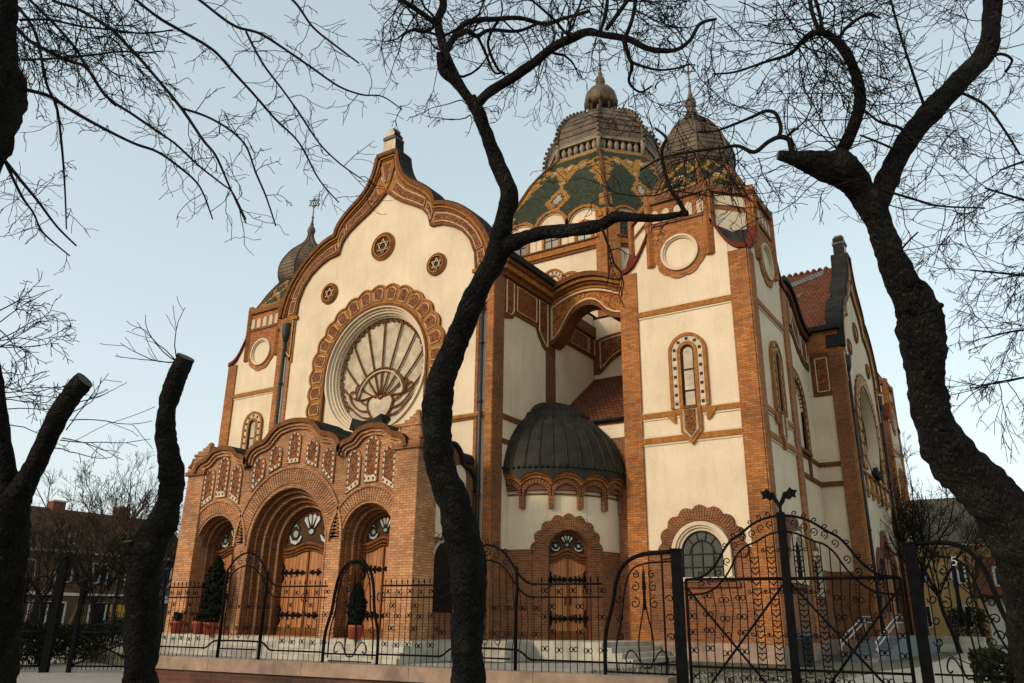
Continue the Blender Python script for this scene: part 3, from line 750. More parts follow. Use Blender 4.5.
# ------------------------------------------------------------------ roofs and the masses between the arms
mb = MB()
def roof_x(x0, x1, y0, y1, ze, zr, mat):           # ridge along X
    ym = (y0+y1)/2
    mb.face([(x0, y0, ze), (x1, y0, ze), (x1, ym, zr), (x0, ym, zr)], mat); mb.face([(x1, y1, ze), (x0, y1, ze), (x0, ym, zr), (x1, ym, zr)], mat)
def roof_y(x0, x1, y0, y1, ze, zr, mat):
    xm = (x0+x1)/2
    mb.face([(x0, y1, ze), (x0, y0, ze), (xm, y0, zr), (xm, y1, zr)], mat); mb.face([(x1, y0, ze), (x1, y1, ze), (xm, y1, zr), (xm, y0, zr)], mat)
roof_y(XC-6.3, XC+6.3, 25.16, 40.3, 16, 20.9, M['t_red']); roof_y(XC-6.3, XC+6.3, 55.2, 70, 16, 20.9, M['t_red'])
roof_x(XC+7.5, -7.68, 42.2, 53, 16.55, 22.1, M['t_red']); roof_x(-38, XC-7.5, 42.2, 53, 16.55, 22.1, M['t_red'])
# pale grey tile diagonals on the slope the photo shows
for (x0, s0), (x1, s1), w_ in (((-12.6, .62), (-8.3, .93), .1), ((-12.6, .95), (-10.6, .42), .1), ((-11.2, .2), (-9.3, .62), .05)):
    def rp(x, s): return (x, 42.2+5.4*s-.02, 16.55+5.55*s+.03)
    mb.face([rp(x0, s0-w_/2), rp(x1, s1-w_/2), rp(x1, s1+w_/2), rp(x0, s0+w_/2)], M['t_grey'])
for x in [XC+8+i*.36 for i in range(20)]: mb.lathe((x, YC, 22.02), [(.11, 0), (.16, .12), (.05, .24)], M['t_brown'], 6)
mb.build('arm_roof', SYN)
mb = MB(); C_ = M['cream']; B_ = M['brick_r']
mb.wbox(XC-6.1, XC+6.1, 25.16, 41, .41, 15.9, C_)               # front arm
mb.wbox(XC-6.1, XC+6.1, 54, 69, .41, 15.9, C_)
mb.wbox(XC+6, -7.66, 42.405, 52.79, .41, 16.5, C_)
mb.wbox(-38, XC-6, 42.4, 52.8, .41, 16.5, C_)
for sx in (1, -1):                                             # re-entrant corners
    xa, xb = sorted((XC+sx*6.2, XC+sx*14.1)); mb.wbox(xa, xb, 33.24, 42.48, .41, 15.75, C_); mb.wbox(xa, xb, 52.72, 62.5, .41, 15.75, C_)
    xa, xb = sorted((XC+sx*6.2, XC+sx*14.3)); mb.wbox(xa, xb, 33.3, 42.5, 15.75, 15.9, M['lead'])
mb.wbox(XC-6.0, XC+6.0, 69, 69.8, .41, 20, C_)
mb.build('main_walls', SYN)
mb = MB()
fr = F((-8.05, YC, 0), Y1, (1, 0, 0))
arm = F((0, 42.4, 0), X1, (0, -1, 0))
mb.box(arm, -8.84, -7.15, 15.2, 16.35, -.2, .04, M['brick_o']); mb.box(arm, -8.9, -7.0, 16.35, 16.6, -.3, .35, M['lead'])
mb.box(arm, -7.75, -7.1, .41, 15.2, -.3, .1, M['brick_r']); mb.box(arm, -8.84, -7.75, .41, 4.1, -.2, .02, M['brick_r']); mb.box(arm, -8.9, -7.1, .41, 1.02, -.2, .14, M['plinth'])
for z0, z1 in ((9.2, 9.42), (8.2, 8.44)): mb.box(arm, -8.84, -7.75, z0, z1, -.2, .07, M['terra_d'])
frame_band(mb, arm, [(-8.45, 14.9), (-7.85, 14.9)], [(-8.45, 13.1), (-7.85, 13.1)], 0, 1, 0, .06, .04, M['orn'], M['trim'])
mb.box(arm, -8.7, -7.75, 12.85, 15.2, -.2, .03, M['terra_d'])
mb.build('arm_pier', SYN)
# ------------------------------------------------------------------ doors
def make_door(fr, cx, z0, hw, zs, d, big=True):
    mb = MB(); r = hw
    mb.box(fr, cx-hw, cx+hw, z0, zs-.2, d-.1, d, M['wood'])
    mb.prism(fr, [(cx+hw, zs-.2)]+arc(cx, zs, hw, 0, 180, 20)+[(cx-hw, zs-.2)], d-.1, d-.02, M['st_brown'])
    door = mb.build('double_door', SYN)
    mb = MB(); mb.box(fr, cx-.03, cx+.03, z0, zs-.2, d-.02, d+.05, M['terra_d'])
    top = [(cx-hw, zs-.12), (cx-hw*.6, zs-.1), (cx-hw*.3, zs+.04), (cx, zs+.12), (cx+hw*.3, zs+.04), (cx+hw*.6, zs-.1), (cx+hw, zs-.12)]
    top = smooth_line(top, 2)
    for off, w_ in ((0, .07), (-.13, .05), (-.24, .035)): mb.tube([fr.p(a, b+off, d+.05) for a, b in top], w_, M['terra_d'], 6)
    mb.tube([fr.p(a, b, d) for a, b in [(cx+hw-.04, z0)]+arc(cx, zs, hw-.04, 0, 180, 20)+[(cx-hw+.04, z0)]], .07, M['terra_d'], 6)
    mb.box(fr, cx-hw, cx+hw, z0, z0+.3, d-.02, d+.03, M['terra_d'])
    mb.build('door_frame', door)
    I = M['iron']
    for z in (z0+.72, zs-.95):
        mb = MB()
        for s in (1, -1):
            e, t = cx+s*hw*.95, cx+s*hw*.22
            mb.tube([fr.p(e, z, d+.03), fr.p(t, z, d+.03)], .045, I, 5)
            for j, (q, l) in enumerate(((.0, .14), (.28, .17), (.56, .14), (.84, .09))):
                x = e+(t-e)*(q+.1)
                for sg in (1, -1): mb.tube([fr.p(x, z, d+.03), fr.p(x+(t-e)*.16, z+sg*l*.75, d+.035), fr.p(x+(t-e)*.02, z+sg*l, d+.035)], [.035, .03, .01], I, 5)
            mb.prism(fr, [(t-s*.22, z), (t-s*.05, z+.09), (t+s*.05, z), (t-s*.05, z-.09)], d, d+.05, I)
            mb.tube([fr.p(e, z-.34, d+.03), fr.p(e-s*.1, z-.2, d+.03), fr.p(e, z, d+.03), fr.p(e-s*.1, z+.2, d+.03), fr.p(e, z+.34, d+.03)], .04, I, 5)
        mb.build('strap_hinge', door)
    mb = MB(); k = hw/1.2
    def shape(P, m): mb.prism(fr, [(cx+a*k, zs+.32*k+b*k) for a, b in P], d-.05, d+.02, m); mb.tube([fr.p(cx+a*k, zs+.32*k+b*k, d+.02) for a, b in P], .02, M['dark'], 4, closed=True)
    for a0 in (-34, -12, 12, 34):     # fan of feathers
        th = math.radians(a0); c, s_ = math.sin(th), math.cos(th)
        shape([(c*.1+s_*.05, .12+s_*.1-c*.05), (c*.5+s_*.1, .12+s_*.5-c*.1), (c*.6, .12+s_*.6), (c*.5-s_*.1, .12+s_*.5+c*.1), (c*.1-s_*.05, .12+s_*.1+c*.05)], M['st_white'])
    shape(arc(0, .16, .13, 0, 360, 12)[:-1], M['st_green'])
    for s in (1, -1):                 # two curled birds
        shape([(s*.45, .05), (s*.62, -.12), (s*.82, -.1), (s*.93, .05), (s*.9, .22), (s*.98, .0), (s*.9, -.2), (s*.68, -.27), (s*.48, -.18), (s*.4, -.02)], M['st_white'])
        shape(arc(s*.69, .08, .13, 0, 360, 10)[:-1], M['st_green'])
        shape([(s*.5, .2), (s*.7, .42), (s*.84, .3), (s*.68, .3)], M['st_green'])
    mb.build('tympanum_glass', door)
    mb = MB()
    for s in (-1, 1): mb.tube([fr.p(cx+s*.1, z0+1.2, d+.02), fr.p(cx+s*.1, z0+1.25, d+.1), fr.p(cx+s*.1, z0+1.42, d+.1), fr.p(cx+s*.1, z0+1.47, d+.02)], .02, I, 5)
    mb.build('door_handle', door)
    return door

# ------------------------------------------------------------------ triple-arched entrance porch
FP = F((XC, 20.6, 0), X1, (0, -1, 0)); ZB = 1.03
HW = 6.08
def lobes(cx, hw, zv, zt):
    """trefoil-headed gable from the valley up to the crown and down"""
    R = [(hw, zv), (hw*.97, zv+(zt-zv)*.3), (hw*.82, zv+(zt-zv)*.47), (hw*.6, zv+(zt-zv)*.53), (hw*.52, zv+(zt-zv)*.68), (hw*.38, zv+(zt-zv)*.9), (hw*.18, zt-.03), (0, zt)]
    R = smooth_line(R, 2); return [(cx+a, b) for a, b in R]+[(cx-a, b) for a, b in reversed(R[:-1])]
heads = [lobes(4.0, 1.5, 7.15, 8.0), lobes(0, 2.45, 7.25, 8.65), lobes(-4.0, 1.5, 7.15, 8.0)]
outline = [(5.55, ZB), (5.55, 7.15)]+heads[0]+heads[1]+heads[2]+[(-5.55, 7.15), (-5.55, ZB)]
arches = [(-3.95, 1.27, 4.22), (0, 2.15, 4.2), (3.95, 1.27, 4.22)]
mb = MB()
mb.prism(FP, outline, -1.0, 0, M['brick_p'], holes=[arch(c, ZB+.001*0+.02, r, zs, 24) for c, r, zs in arches], back=True)
porch = mb.build('entrance_porch', SYN)
for c, r, zs in arches:
    mb = MB(); rin = 1.42 if c == 0 else .95
    nested_arch(mb, FP, c, ZB, zs, r, rin, 0.0, -1.2 if c == 0 else -.9, 5 if c == 0 else 4, M['brick_p'], M['brick_r'])
    if c == 0: pass
    mb.build('archivolt', porch)
    mb = MB(); voussoirs(mb, FP, c, zs, r+.0, r+(.58 if c == 0 else .45), 2, 178, 64 if c == 0 else 40, -.05, .035, M['brick_p'], M['brick_d'])
    ro = r+(.62 if c == 0 else .49)
    mb.strip(FP, arc(c, zs, ro-.04, 0, 180, 30), arc(c, zs, ro+.06, 0, 180, 30), -.05, .08, M['brick_p'])
    mb.build('arch_ring', porch)
    make_door(FP, c, ZB, rin, zs, -1.22 if c == 0 else -.92)
# moulded gable edges with a lead cap, panels in the heads
mb = MB()
for hd in heads:
    hd = [(a, b) for a, b in hd]
    mb.strip(FP, offset(hd, .16), offset(hd, -.02), -1.3, .26, M['terra_d'], side=M['lead'])
    mb.strip(FP, offset(hd, -.02), offset(hd, -.13), -.1, .17, M['brick_p'], side=M['terra_d']); mb.strip(FP, offset(hd, -.13), offset(hd, -.24), -.1, .1, M['brick_p'], side=M['brick_r'])
mb.build('gable_moulding', porch)
def head_panel(cx, w, zb_l, zb_r, zt):
    """arched relief panel, its foot following the arch below"""
    P = [(cx+w/2, zb_r), (cx+w/2, zt-w*.45)]+arc(cx, zt-w*.45, w/2, 10, 170, 10)+[(cx-w/2, zt-w*.45), (cx-w/2, zb_l)]
    mb = MB(); mb.prism(FP, P, -.02, .03, M['orn'])
    cxm = sum(p[0] for p in P)/len(P); czm = sum(p[1] for p in P)/len(P)
    Q = [(cxm+(a-cxm)*.70, czm+(b-czm)*.82) for a, b in P]
    mb.strip(FP, P, Q, 0, .06, M['white'], closed=True)
    mid = [((a[0]+b[0])/2, (a[1]+b[1])/2) for a, b in zip(P, Q)]; mid.append(mid[0]); L = lengths(mid); n = int(L[-1]/.2)
    for i in range(n):
        p = at_len(mid, L, L[-1]*(i+.5)/n); mb.box(FP, p[0]-.032, p[0]+.032, p[1]-.04, p[1]+.04, .02, .07, M['dark'])
    mb.tube([FP.p(a, b, .03) for a, b in P], .045, M['brick_p'], 5, closed=True)
    mb.build('ceramic_panel', porch)
def foot(c, zs, R_, a): return zs+math.sqrt(max(.01, R_*R_-(a-c)**2))
for a, zt in ((-1.85, 7.45), (-.98, 7.85), (0, 8.25), (.98, 7.85), (1.85, 7.45)):
    w = .6; head_panel(a, w, foot(0, 4.2, 2.95, a-w/2), foot(0, 4.2, 2.95, a+w/2), zt)
for c in (-3.95, 3.95):
    for da, zt in ((-.82, 7.25), (0, 7.68), (.82, 7.25)):
        w = .58; head_panel(c+da, w, foot(c, 4.22, 1.92, c+da-w/2), foot(c, 4.22, 1.92, c+da+w/2), zt)
# pylons at both ends
for s in (-1, 1):
    mb = MB(); w0, w1 = .52, .44; c = s*(HW-.5)
    for (z0, z1, h0, h1, dd0, dd1) in ((ZB, 7.1, .55, .5, .16, .1),):
        vs = [FP.p(c+sa*h, z, dd if f else -.95) for z, h, dd in ((z0, h0, dd0), (z1, h1, dd1)) for f in (0, 1) for sa in (-1, 1)]
        mb.idx(vs, [(0, 1, 3, 2), (4, 6, 7, 5), (0, 4, 5, 1), (2, 3, 7, 6), (0, 2, 6, 4), (1, 5, 7, 3)], M['brick_p'])
    mb.build('end_pylon', porch)
    mb = MB()
    for z, h, e in ((7.1, .62, .16), (7.26, .56, .12), (7.42, .46, .38), (7.8, .4, .12), (7.92, .44, .1), (8.02, .34, .14), (8.16, .22, .14), (8.3, .14, .1)):
        mb.box(FP, c-h, c+h, z, z+e, -.42-h, -.42+h, M['brick_p'] if h != .62 else M['brick_r'])
    mb.ball(FP.p(c, 8.45, -.42), .13, M['brick_p'])
    for sa in (-1, 1):
        mb.tube([FP.p(c+sa*.58, 7.45, .02), FP.p(c+sa*.46, 7.62, .02), FP.p(c+sa*.42, 7.85, .02)], [.12, .08, .05], M['brick_p'], 6)
    mb.build('pylon_cap', porch)
# vestibule behind the porch, its side with tall cream arched panels
mb = MB(); mb.wbox(XC-5.5, XC+5.5, 22.05, 24.4, .41, 6.2, M['brick_r']); mb.build('vestibule', SYN)
mb = MB()
hd = smooth_line([(XC+5.6, 0), (XC+5.6, 0)], 0)
for s in (1, -1):
    fv = F((XC+s*5.5, 23.0, 0), (0, s, 0), (s, 0, 0))
    mb = MB(); top = [(1.42*s, 6.2), (1.4*s, 6.7), (1.0*s, 6.95), (.62*s, 7.0), (.45*s, 7.5), (.0, 7.75), (-.45*s, 7.5), (-.62*s, 7.0), (-1.0*s, 6.95), (-1.4*s, 6.7), (-1.42*s, 6.2)]
    if s < 0: top = top[::-1]; top = [(a, b) for a, b in top]
    top = sorted(top, key=lambda p: -p[0])
    mb.prism(fv, [(1.42, 4.1)]+smooth_line(top, 2)+[(-1.42, 4.1)], -.5, .05, M['brick_r'], side=M['lead'], back=True)
    mb.strip(fv, offset(smooth_line(top, 2), .12), smooth_line(top, 2), -2.5, .2, M['lead'])
    mb.prism(fv, arch(.55, 4.35, .38, 6.65, 12), 0, .07, M['cream']); mb.prism(fv, arch(-.5, 4.35, .3, 6.1, 12), 0, .07, M['cream'])
    mb.prism(fv, arch(-.2, 1.9, .6, 3.6, 14), 0, .06, M['glass_dark']); 
    mb.strip(fv, [(.4, 1.9)]+arc(-.2, 3.6, .6, 0, 180, 14)+[(-.8, 1.9)], [(.5, 1.9)]+arc(-.2, 3.6, .7, 0, 180, 14)+[(-.9, 1.9)], 0, .1, M['white'])
    mb.build('vestibule_side', SYN)
    mb = MB(); mb.tube([fv.p(-1.35*s, 1.0, .2), fv.p(-1.35*s, 7.0, .2)], .13, M['pipe'], 8); mb.build('drainpipe', SYN)
# porch roofs
mb = MB()
for hd in heads:
    n = len(hd); mb.idx([FP.p(a, b+.1, -.9) for a, b in hd]+[FP.p(a, b+.1, -4.0) for a, b in hd], [(i, i+1, n+i+1, n+i) for i in range(n-1)], M['lead'], True)
mb.build('porch_roof', SYN)

# ------------------------------------------------------------------ re-entrant corner with canopy, tiled lean-to and rounded stair porch
for s in (1, -1):
    xg, xt = XC+s*6.25, XC+s*9.9        # gable side, tower side
    side = F((xg, 0, 0), Y1, (s, 0, 0))
    mb = MB(); mb.box(side, 25.0, 33.18, .42, 15.88, -.5, .02, M['cream']); mb.box(side, 25.0, 29.3, .43, 4.15, -.2, .03, M['brick_r'])
    cr = mb.build('corner_wall', SYN)
    mb = MB(); mb.box(side, 24.6, 25.2, .41, 15.3, -.2, .06, M['brick_r']); mb.box(side, 28.55, 29.35, .41, 13.2, -.2, .06, M['brick_d']); mb.build('brick_pier', cr)
    mb = MB(); mb.box(side, 25.2, 28.55, 9.05, 9.27, -.1, .06, M['terra_d']); mb.box(side, 25.2, 28.55, 8.1, 8.3, -.1, .05, M['terra_d']); mb.build('string_course', cr)
    mb = MB(); O_ = M['orn']
    # eaves cornice and frieze along the gable's flank
    mb.box(side, 25.0, 29.2, 15.05, 15.3, -.1, .18, M['terra_d']); mb.box(side, 24.9, 29.0, 15.3, 15.55, -.1, .32, M['terra']); mb.box(side, 24.9, 29.0, 15.55, 15.75, -.1, .42, M['terra_d']); mb.box(side, 24.85, 28.95, 15.75, 16.02, -.3, .55, M['lead'])
    mb.prism(side, [(25.2, 15.05), (25.2, 13.25), (25.3, 13.25), (25.85, 13.4), (26.0, 13.6), (27.7, 13.6), (27.85, 13.3), (28.3, 12.85), (28.85, 12.7), (29.1, 12.7), (29.1, 15.05)], -.05, .07, M['terra_d'])
    for P in ([(25.3, 14.95), (25.3, 13.5), (25.65, 13.5), (25.85, 13.7), (25.85, 14.95)], [(26.1, 14.92), (26.1, 13.82), (27.65, 13.82), (27.65, 14.92)], [(27.9, 14.95), (27.9, 13.5), (28.5, 12.95), (28.6, 12.95), (28.6, 14.95)]):
        mb.prism(side, P, 0, .1, O_); mb.tube([side.p(a, b, .1) for a, b in P], .035, M['trim'], 4, False, closed=True)
    mb.build('eaves_frieze', cr)
    # canopy arch across the corner
    if s > 0: x0, x1 = xg, xt+.1
    else: x0, x1 = xt-.1, xg
    can = F((x0, 29.0, 0), X1, (0, -1, 0)); W = x1-x0
    mir = (lambda P: P) if s > 0 else (lambda P: [(W-a, b) for a, b in P])
    top = smooth_line([(0, 15.45), (.3, 15.65), (.9, 15.9), (1.6, 16.05), (2.3, 16.0), (2.9, 15.8), (3.4, 15.55), (W, 15.5)], 2)
    low = smooth_line([(0, 13.15), (.25, 13.2), (.6, 13.6), (.95, 14.25), (1.35, 14.6), (1.95, 14.75), (2.45, 14.55), (2.75, 14.15), (3.1, 13.9), (3.5, 13.8), (W, 13.8)], 2)
    mb = MB(); mb.prism(can, mir(top+low[::-1]), -.75, 0, M['orn2'], side=M['terra_d'], back=True); c = mb.build('canopy_arch', cr)
    mb = MB()
    T = lambda d: mir([(a, b-d) for a, b in top]); Lw = lambda d: mir([(a, b+d) for a, b in low])
    mb.strip(can, T(-.1), T(.12), -1.0, .5, M['terra_d'], side=M['lead']); mb.strip(can, T(.12), T(.28), -.1, .36, M['terra']); mb.strip(can, T(.28), T(.42), -.1, .22, M['terra_d']); mb.strip(can, T(.42), T(.56), -.1, .12, M['terra'])
    mb.strip(can, T(.6), T(.69), -.02, .1, M['trim']); mb.strip(can, Lw(.22), Lw(.3), -.02, .1, M['trim']); mb.strip(can, Lw(-.02), Lw(.18), -.5, .1, M['terra_d'])
    mb.box(can, 0.08 if s > 0 else W-.14, .14 if s > 0 else W-.08, 13.5, 14.8, -.02, .1, M['trim'])
    mb.build('canopy_moulding', c)
    mb = MB()
    # frieze inside, on the far walls
    ins = F((0, 33.2, 0), X1, (0, -1, 0)); xa, xb = sorted((xg, xg+s*8))
    mb.box(ins, xa, xb, 9, 15.3, -.2, 0, M['cream'])
    q = lambda a: xg+s*a
    P = smooth_line([(q(0), 12.9), (q(.35), 12.9), (q(.6), 13.1), (q(1.0), 13.5), (q(1.6), 13.75), (q(2.3), 13.55), (q(3.0), 13.1), (q(3.7), 13.0)], 1)
    Q = [(a, 14.6+.25*math.sin(PI*min(1, abs(a-xg)/3.2))) for a, b in P]
    mb.strip(ins, P, Q, -.02, .08, M['terra_d'])
    A = [(p[0]*.999+.001*p[0], p[1]+.18) for p in P[3:]]; B = [(p[0], p[1]-.2) for p in Q[3:]]
    mb.strip(ins, A, B, 0, .11, M['orn']); mb.tube([ins.p(p[0], p[1], .12) for p in A+B[::-1]], .035, M['trim'], 4, False, closed=True)
    mb.box(ins, min(q(.08), q(.3)), max(q(.08), q(.3)), 13.2, 14.6, 0, .1, M['orn'])
    mb.box(side, 29.35, 33.2, 14.75, 15.3, -.1, .16, M['terra_d']); mb.box(side, 29.35, 33.2, 13.65, 14.75, -.1, .06, M['terra_d'])
    for y0, y1 in ((29.6, 30.6), (30.8, 32.4), (32.55, 33.1)):
        P = [(y0, 13.85), (y1, 13.85), (y1, 14.6), (y0, 14.6)]; mb.prism(side, P, 0, .09, M['orn']); mb.tube([side.p(a, b, .1) for a, b in P], .03, M['trim'], 4, False, closed=True)
    mb.build('inner_frieze', cr)
    # tiled lean-to
    mb = MB(); xa, xb = sorted((xg+s*.0, xt+s*.3))
    mb.face([(xa, 28.75, 9.45), (xb, 28.75, 9.45), (xb, 33.3, 12.75), (xa, 33.3, 12.75)], M['t_red']); mb.face([(xa, 28.75, 9.33), (xb, 28.75, 9.33), (xb, 28.75, 9.45), (xa, 28.75, 9.45)], M['lead'])
    mb.tube([(xa, 28.7, 9.4), (xb, 28.7, 9.4)], .07, M['lead'], 6); mb.build('lean_to_roof', cr)
    mb = MB(); ls = F((0, 28.85, 0), X1, (0, -1, 0)); mb.box(ls, xa, xb, .41, 9.35, -.3, 0, M['brick_r']); mb.box(ls, xa, xb, 8.65, 9.2, -.1, .03, M['cream']); mb.build('lean_to_wall', cr)
    # quarter-round stair porch
    c0 = (xg+s*.12, 28.75, 0); R_ = 3.0
    a_lo, a_hi = (-100, 2) if s > 0 else (178, 280)
    cf = CF(c0, R_); N = 56
    angs = [math.radians(a_lo+(a_hi-a_lo)*i/N) for i in range(N+1)]
    mid = math.radians(-47 if s > 0 else 227)
    mb = MB()
    def up(t):   # hood outline above the door
        x = abs(t-mid)*R_
        if x < .8: return 1.03+3.05+math.sqrt(max(0, .8*.8-x*x))
        return None
    for i in range(N):
        a, b = angs[i], angs[i+1]; m_ = (a+b)/2; u = up(m_)
        z0 = .41 if u is None else max(u, 1.03)
        if u is None: mb.face([cf.p(a, .41), cf.p(b, .41), cf.p(b, 4.15), cf.p(a, 4.15)], M['brick_r']); z0 = 4.15
        mb.face([cf.p(a, z0, .0 if u else .02), cf.p(b, z0, .0 if u else .02), cf.p(b, 7.2, .02), cf.p(a, 7.2, .02)], M['cream'])
        mb.face([cf.p(a, .41, .1), cf.p(b, .41, .1), cf.p(b, 1.0, .1), cf.p(a, 1.0, .1)], M['stone'])
    ap = mb.build('stair_porch', SYN)
    # arcaded cornice
    mb = MB(); nA = 5; dA = math.radians(a_hi-a_lo)/nA; hl_ = dA*R_/2; zc = 6.08
    def ext(x, r): return zc+math.sqrt(max(0, r*r-x*x))
    for j in range(nA):
        ca = math.radians(a_lo)+dA*(j+.5); n_ = 20
        xs = [-hl_+2*hl_*i/n_ for i in range(n_+1)]
        A = [(ca+.435*math.cos(PI*i/n_)/R_, zc+.435*math.sin(PI*i/n_)) for i in range(n_+1)]; B = [(ca+max(-hl_, min(hl_, .66*math.cos(PI*i/n_)))/R_, ext(max(-hl_, min(hl_, .66*math.cos(PI*i/n_))), .66)) for i in range(n_+1)]
        mb.strip(cf, A, B, 0, .2, M['brick_d'])
        for i in range(15):
            t0_, t1_ = PI*(i+.12)/15, PI*(i+.88)/15
            q = lambda t, r: (ca+max(-hl_+.02, min(hl_-.02, r*math.cos(t)))/R_, zc+r*math.sin(t))
            mb.strip(cf, [q(t0_, .45), q(t1_, .45)], [q(t0_, .63), q(t1_, .63)], .1, .235, M['brick_r'])
        for e in (-1, 1): mb.strip(cf, [(ca+e*.435/R_, 5.62), (ca+e*.435/R_, zc)], [(ca+e*hl_/R_, 5.62), (ca+e*hl_/R_, zc)], 0, .2, M['brick_r'])
        tp = [(ca+x/R_, ext(x, .66)) for x in xs]
        mb.strip(cf, tp, [(a, b+.1) for a, b in tp], 0, .3, M['terra']); mb.strip(cf, [(a, b+.1) for a, b in tp], [(a, b+.2) for a, b in tp], 0, .38, M['terra_d'])
        mb.strip(cf, [(a, b+.2) for a, b in tp], [(a, 7.22) for a, b in tp], 0, .42, M['bronze'])
    mb.strip(cf, [(a, 6.3) for a in angs], [(a, 7.3) for a in angs], 0, .16, M['brick_d'])
    mb.strip(cf, [(a, 6.13) for a in angs], [(a, 6.19) for a in angs], 0, .06, M['terra_d'])
    mb.build('arcaded_cornice', ap)
    # half-domed bronze roof: standing seams, ring and cap
    mb = MB(); D_ = [(3.44, 7.12), (3.38, 7.35), (3.25, 7.8), (2.98, 8.35), (2.6, 8.85), (2.1, 9.3), (1.62, 9.6)]
    A2 = [math.radians((-112 if s > 0 else 166)+126*i/42) for i in range(43)]
    for (r0, z0), (r1, z1) in zip(smooth_line(D_, 1), smooth_line(D_, 1)[1:]):
        for a, b in zip(A2, A2[1:]): mb.face([CF(c0, r0).p(a, z0), CF(c0, r0).p(b, z0), CF(c0, r1).p(b, z1), CF(c0, r1).p(a, z1)], M['bronze'], True)
    for a in A2[::3]: mb.tube([CF(c0, r+.015).p(a, z) for r, z in D_], .035, M['bronze'], 5)
    rf = mb.build('bronze_roof', ap)
    mb = MB(); mb.tube([CF(c0, 1.62).p(a, 9.62) for a in A2], .12, M['bronze'], 8); mb.tube([CF(c0, 1.75).p(a, 9.5) for a in A2], .08, M['bronze'], 8)
    E_ = [(1.55, 9.65), (1.4, 9.9), (1.1, 10.15), (.65, 10.32), (.05, 10.4)]
    for (r0, z0), (r1, z1) in zip(E_, E_[1:]):
        for a, b in zip(A2, A2[1:]): mb.face([CF(c0, r0).p(a, z0), CF(c0, r0).p(b, z0), CF(c0, r1).p(b, z1), CF(c0, r1).p(a, z1)], M['bronze'], True)
    for a in A2[::4]: mb.tube([CF(c0, r+.01).p(a, z) for r, z in E_], .03, M['bronze'], 5)
    mb.build('roof_cap', rf); mb = MB(); n_ = 34
    for j in range(n_):
        a = math.radians((-112 if s > 0 else 166)+126*(j+.5)/n_); mb.ball(CF(c0, 3.44).p(a, 7.14), .07, M['bronze'], 6)
    mb.build('eaves_bead', ap)
    # its door, in a scalloped brick hood, on the diagonal
    out = Vector((math.cos(mid), math.sin(mid), 0)); tang = Vector((-math.sin(mid), math.cos(mid), 0))
    fd = F(Vector(c0)+out*(R_-.04), tang, out)
    make_door(fd, 0, 1.03, .76, 4.05, -.22)
    mb = MB()
    def cyl(a): return R_-math.sqrt(max(.1, R_*R_-a*a))          # sagitta: keeps the hood on the curved wall
    class HF:
        def p(self_, a, b, d=0.): return fd.p(a, b, d-cyl(a)+.04)
    voussoirs(mb, HF(), 0, 4.07, .78, 1.32, -4, 184, 38, -.05, .12, M['brick_r'], M['brick_d'], .13, 9)
    for sa in (-1, 1): mb.box(HF(), min(sa*.78, sa*1.3), max(sa*.78, sa*1.3), 1.03, 4.1, -.1, .1, M['brick_r'])
    for sa in (-1, 1): mb.strip(fd, [(sa*.78, 1.03), (sa*.78, 4.07)], [(sa*.74, 1.03), (sa*.74, 4.07)], -.35, .05, M['brick_d'])
    A = arc(0, 4.07, .78, 0, 180, 18); mb.strip(fd, A, [(a*.95, 4.07+(b-4.07)*.95) for a, b in A], -.35, .03, M['brick_d'])
    mb.build('door_hood', ap)

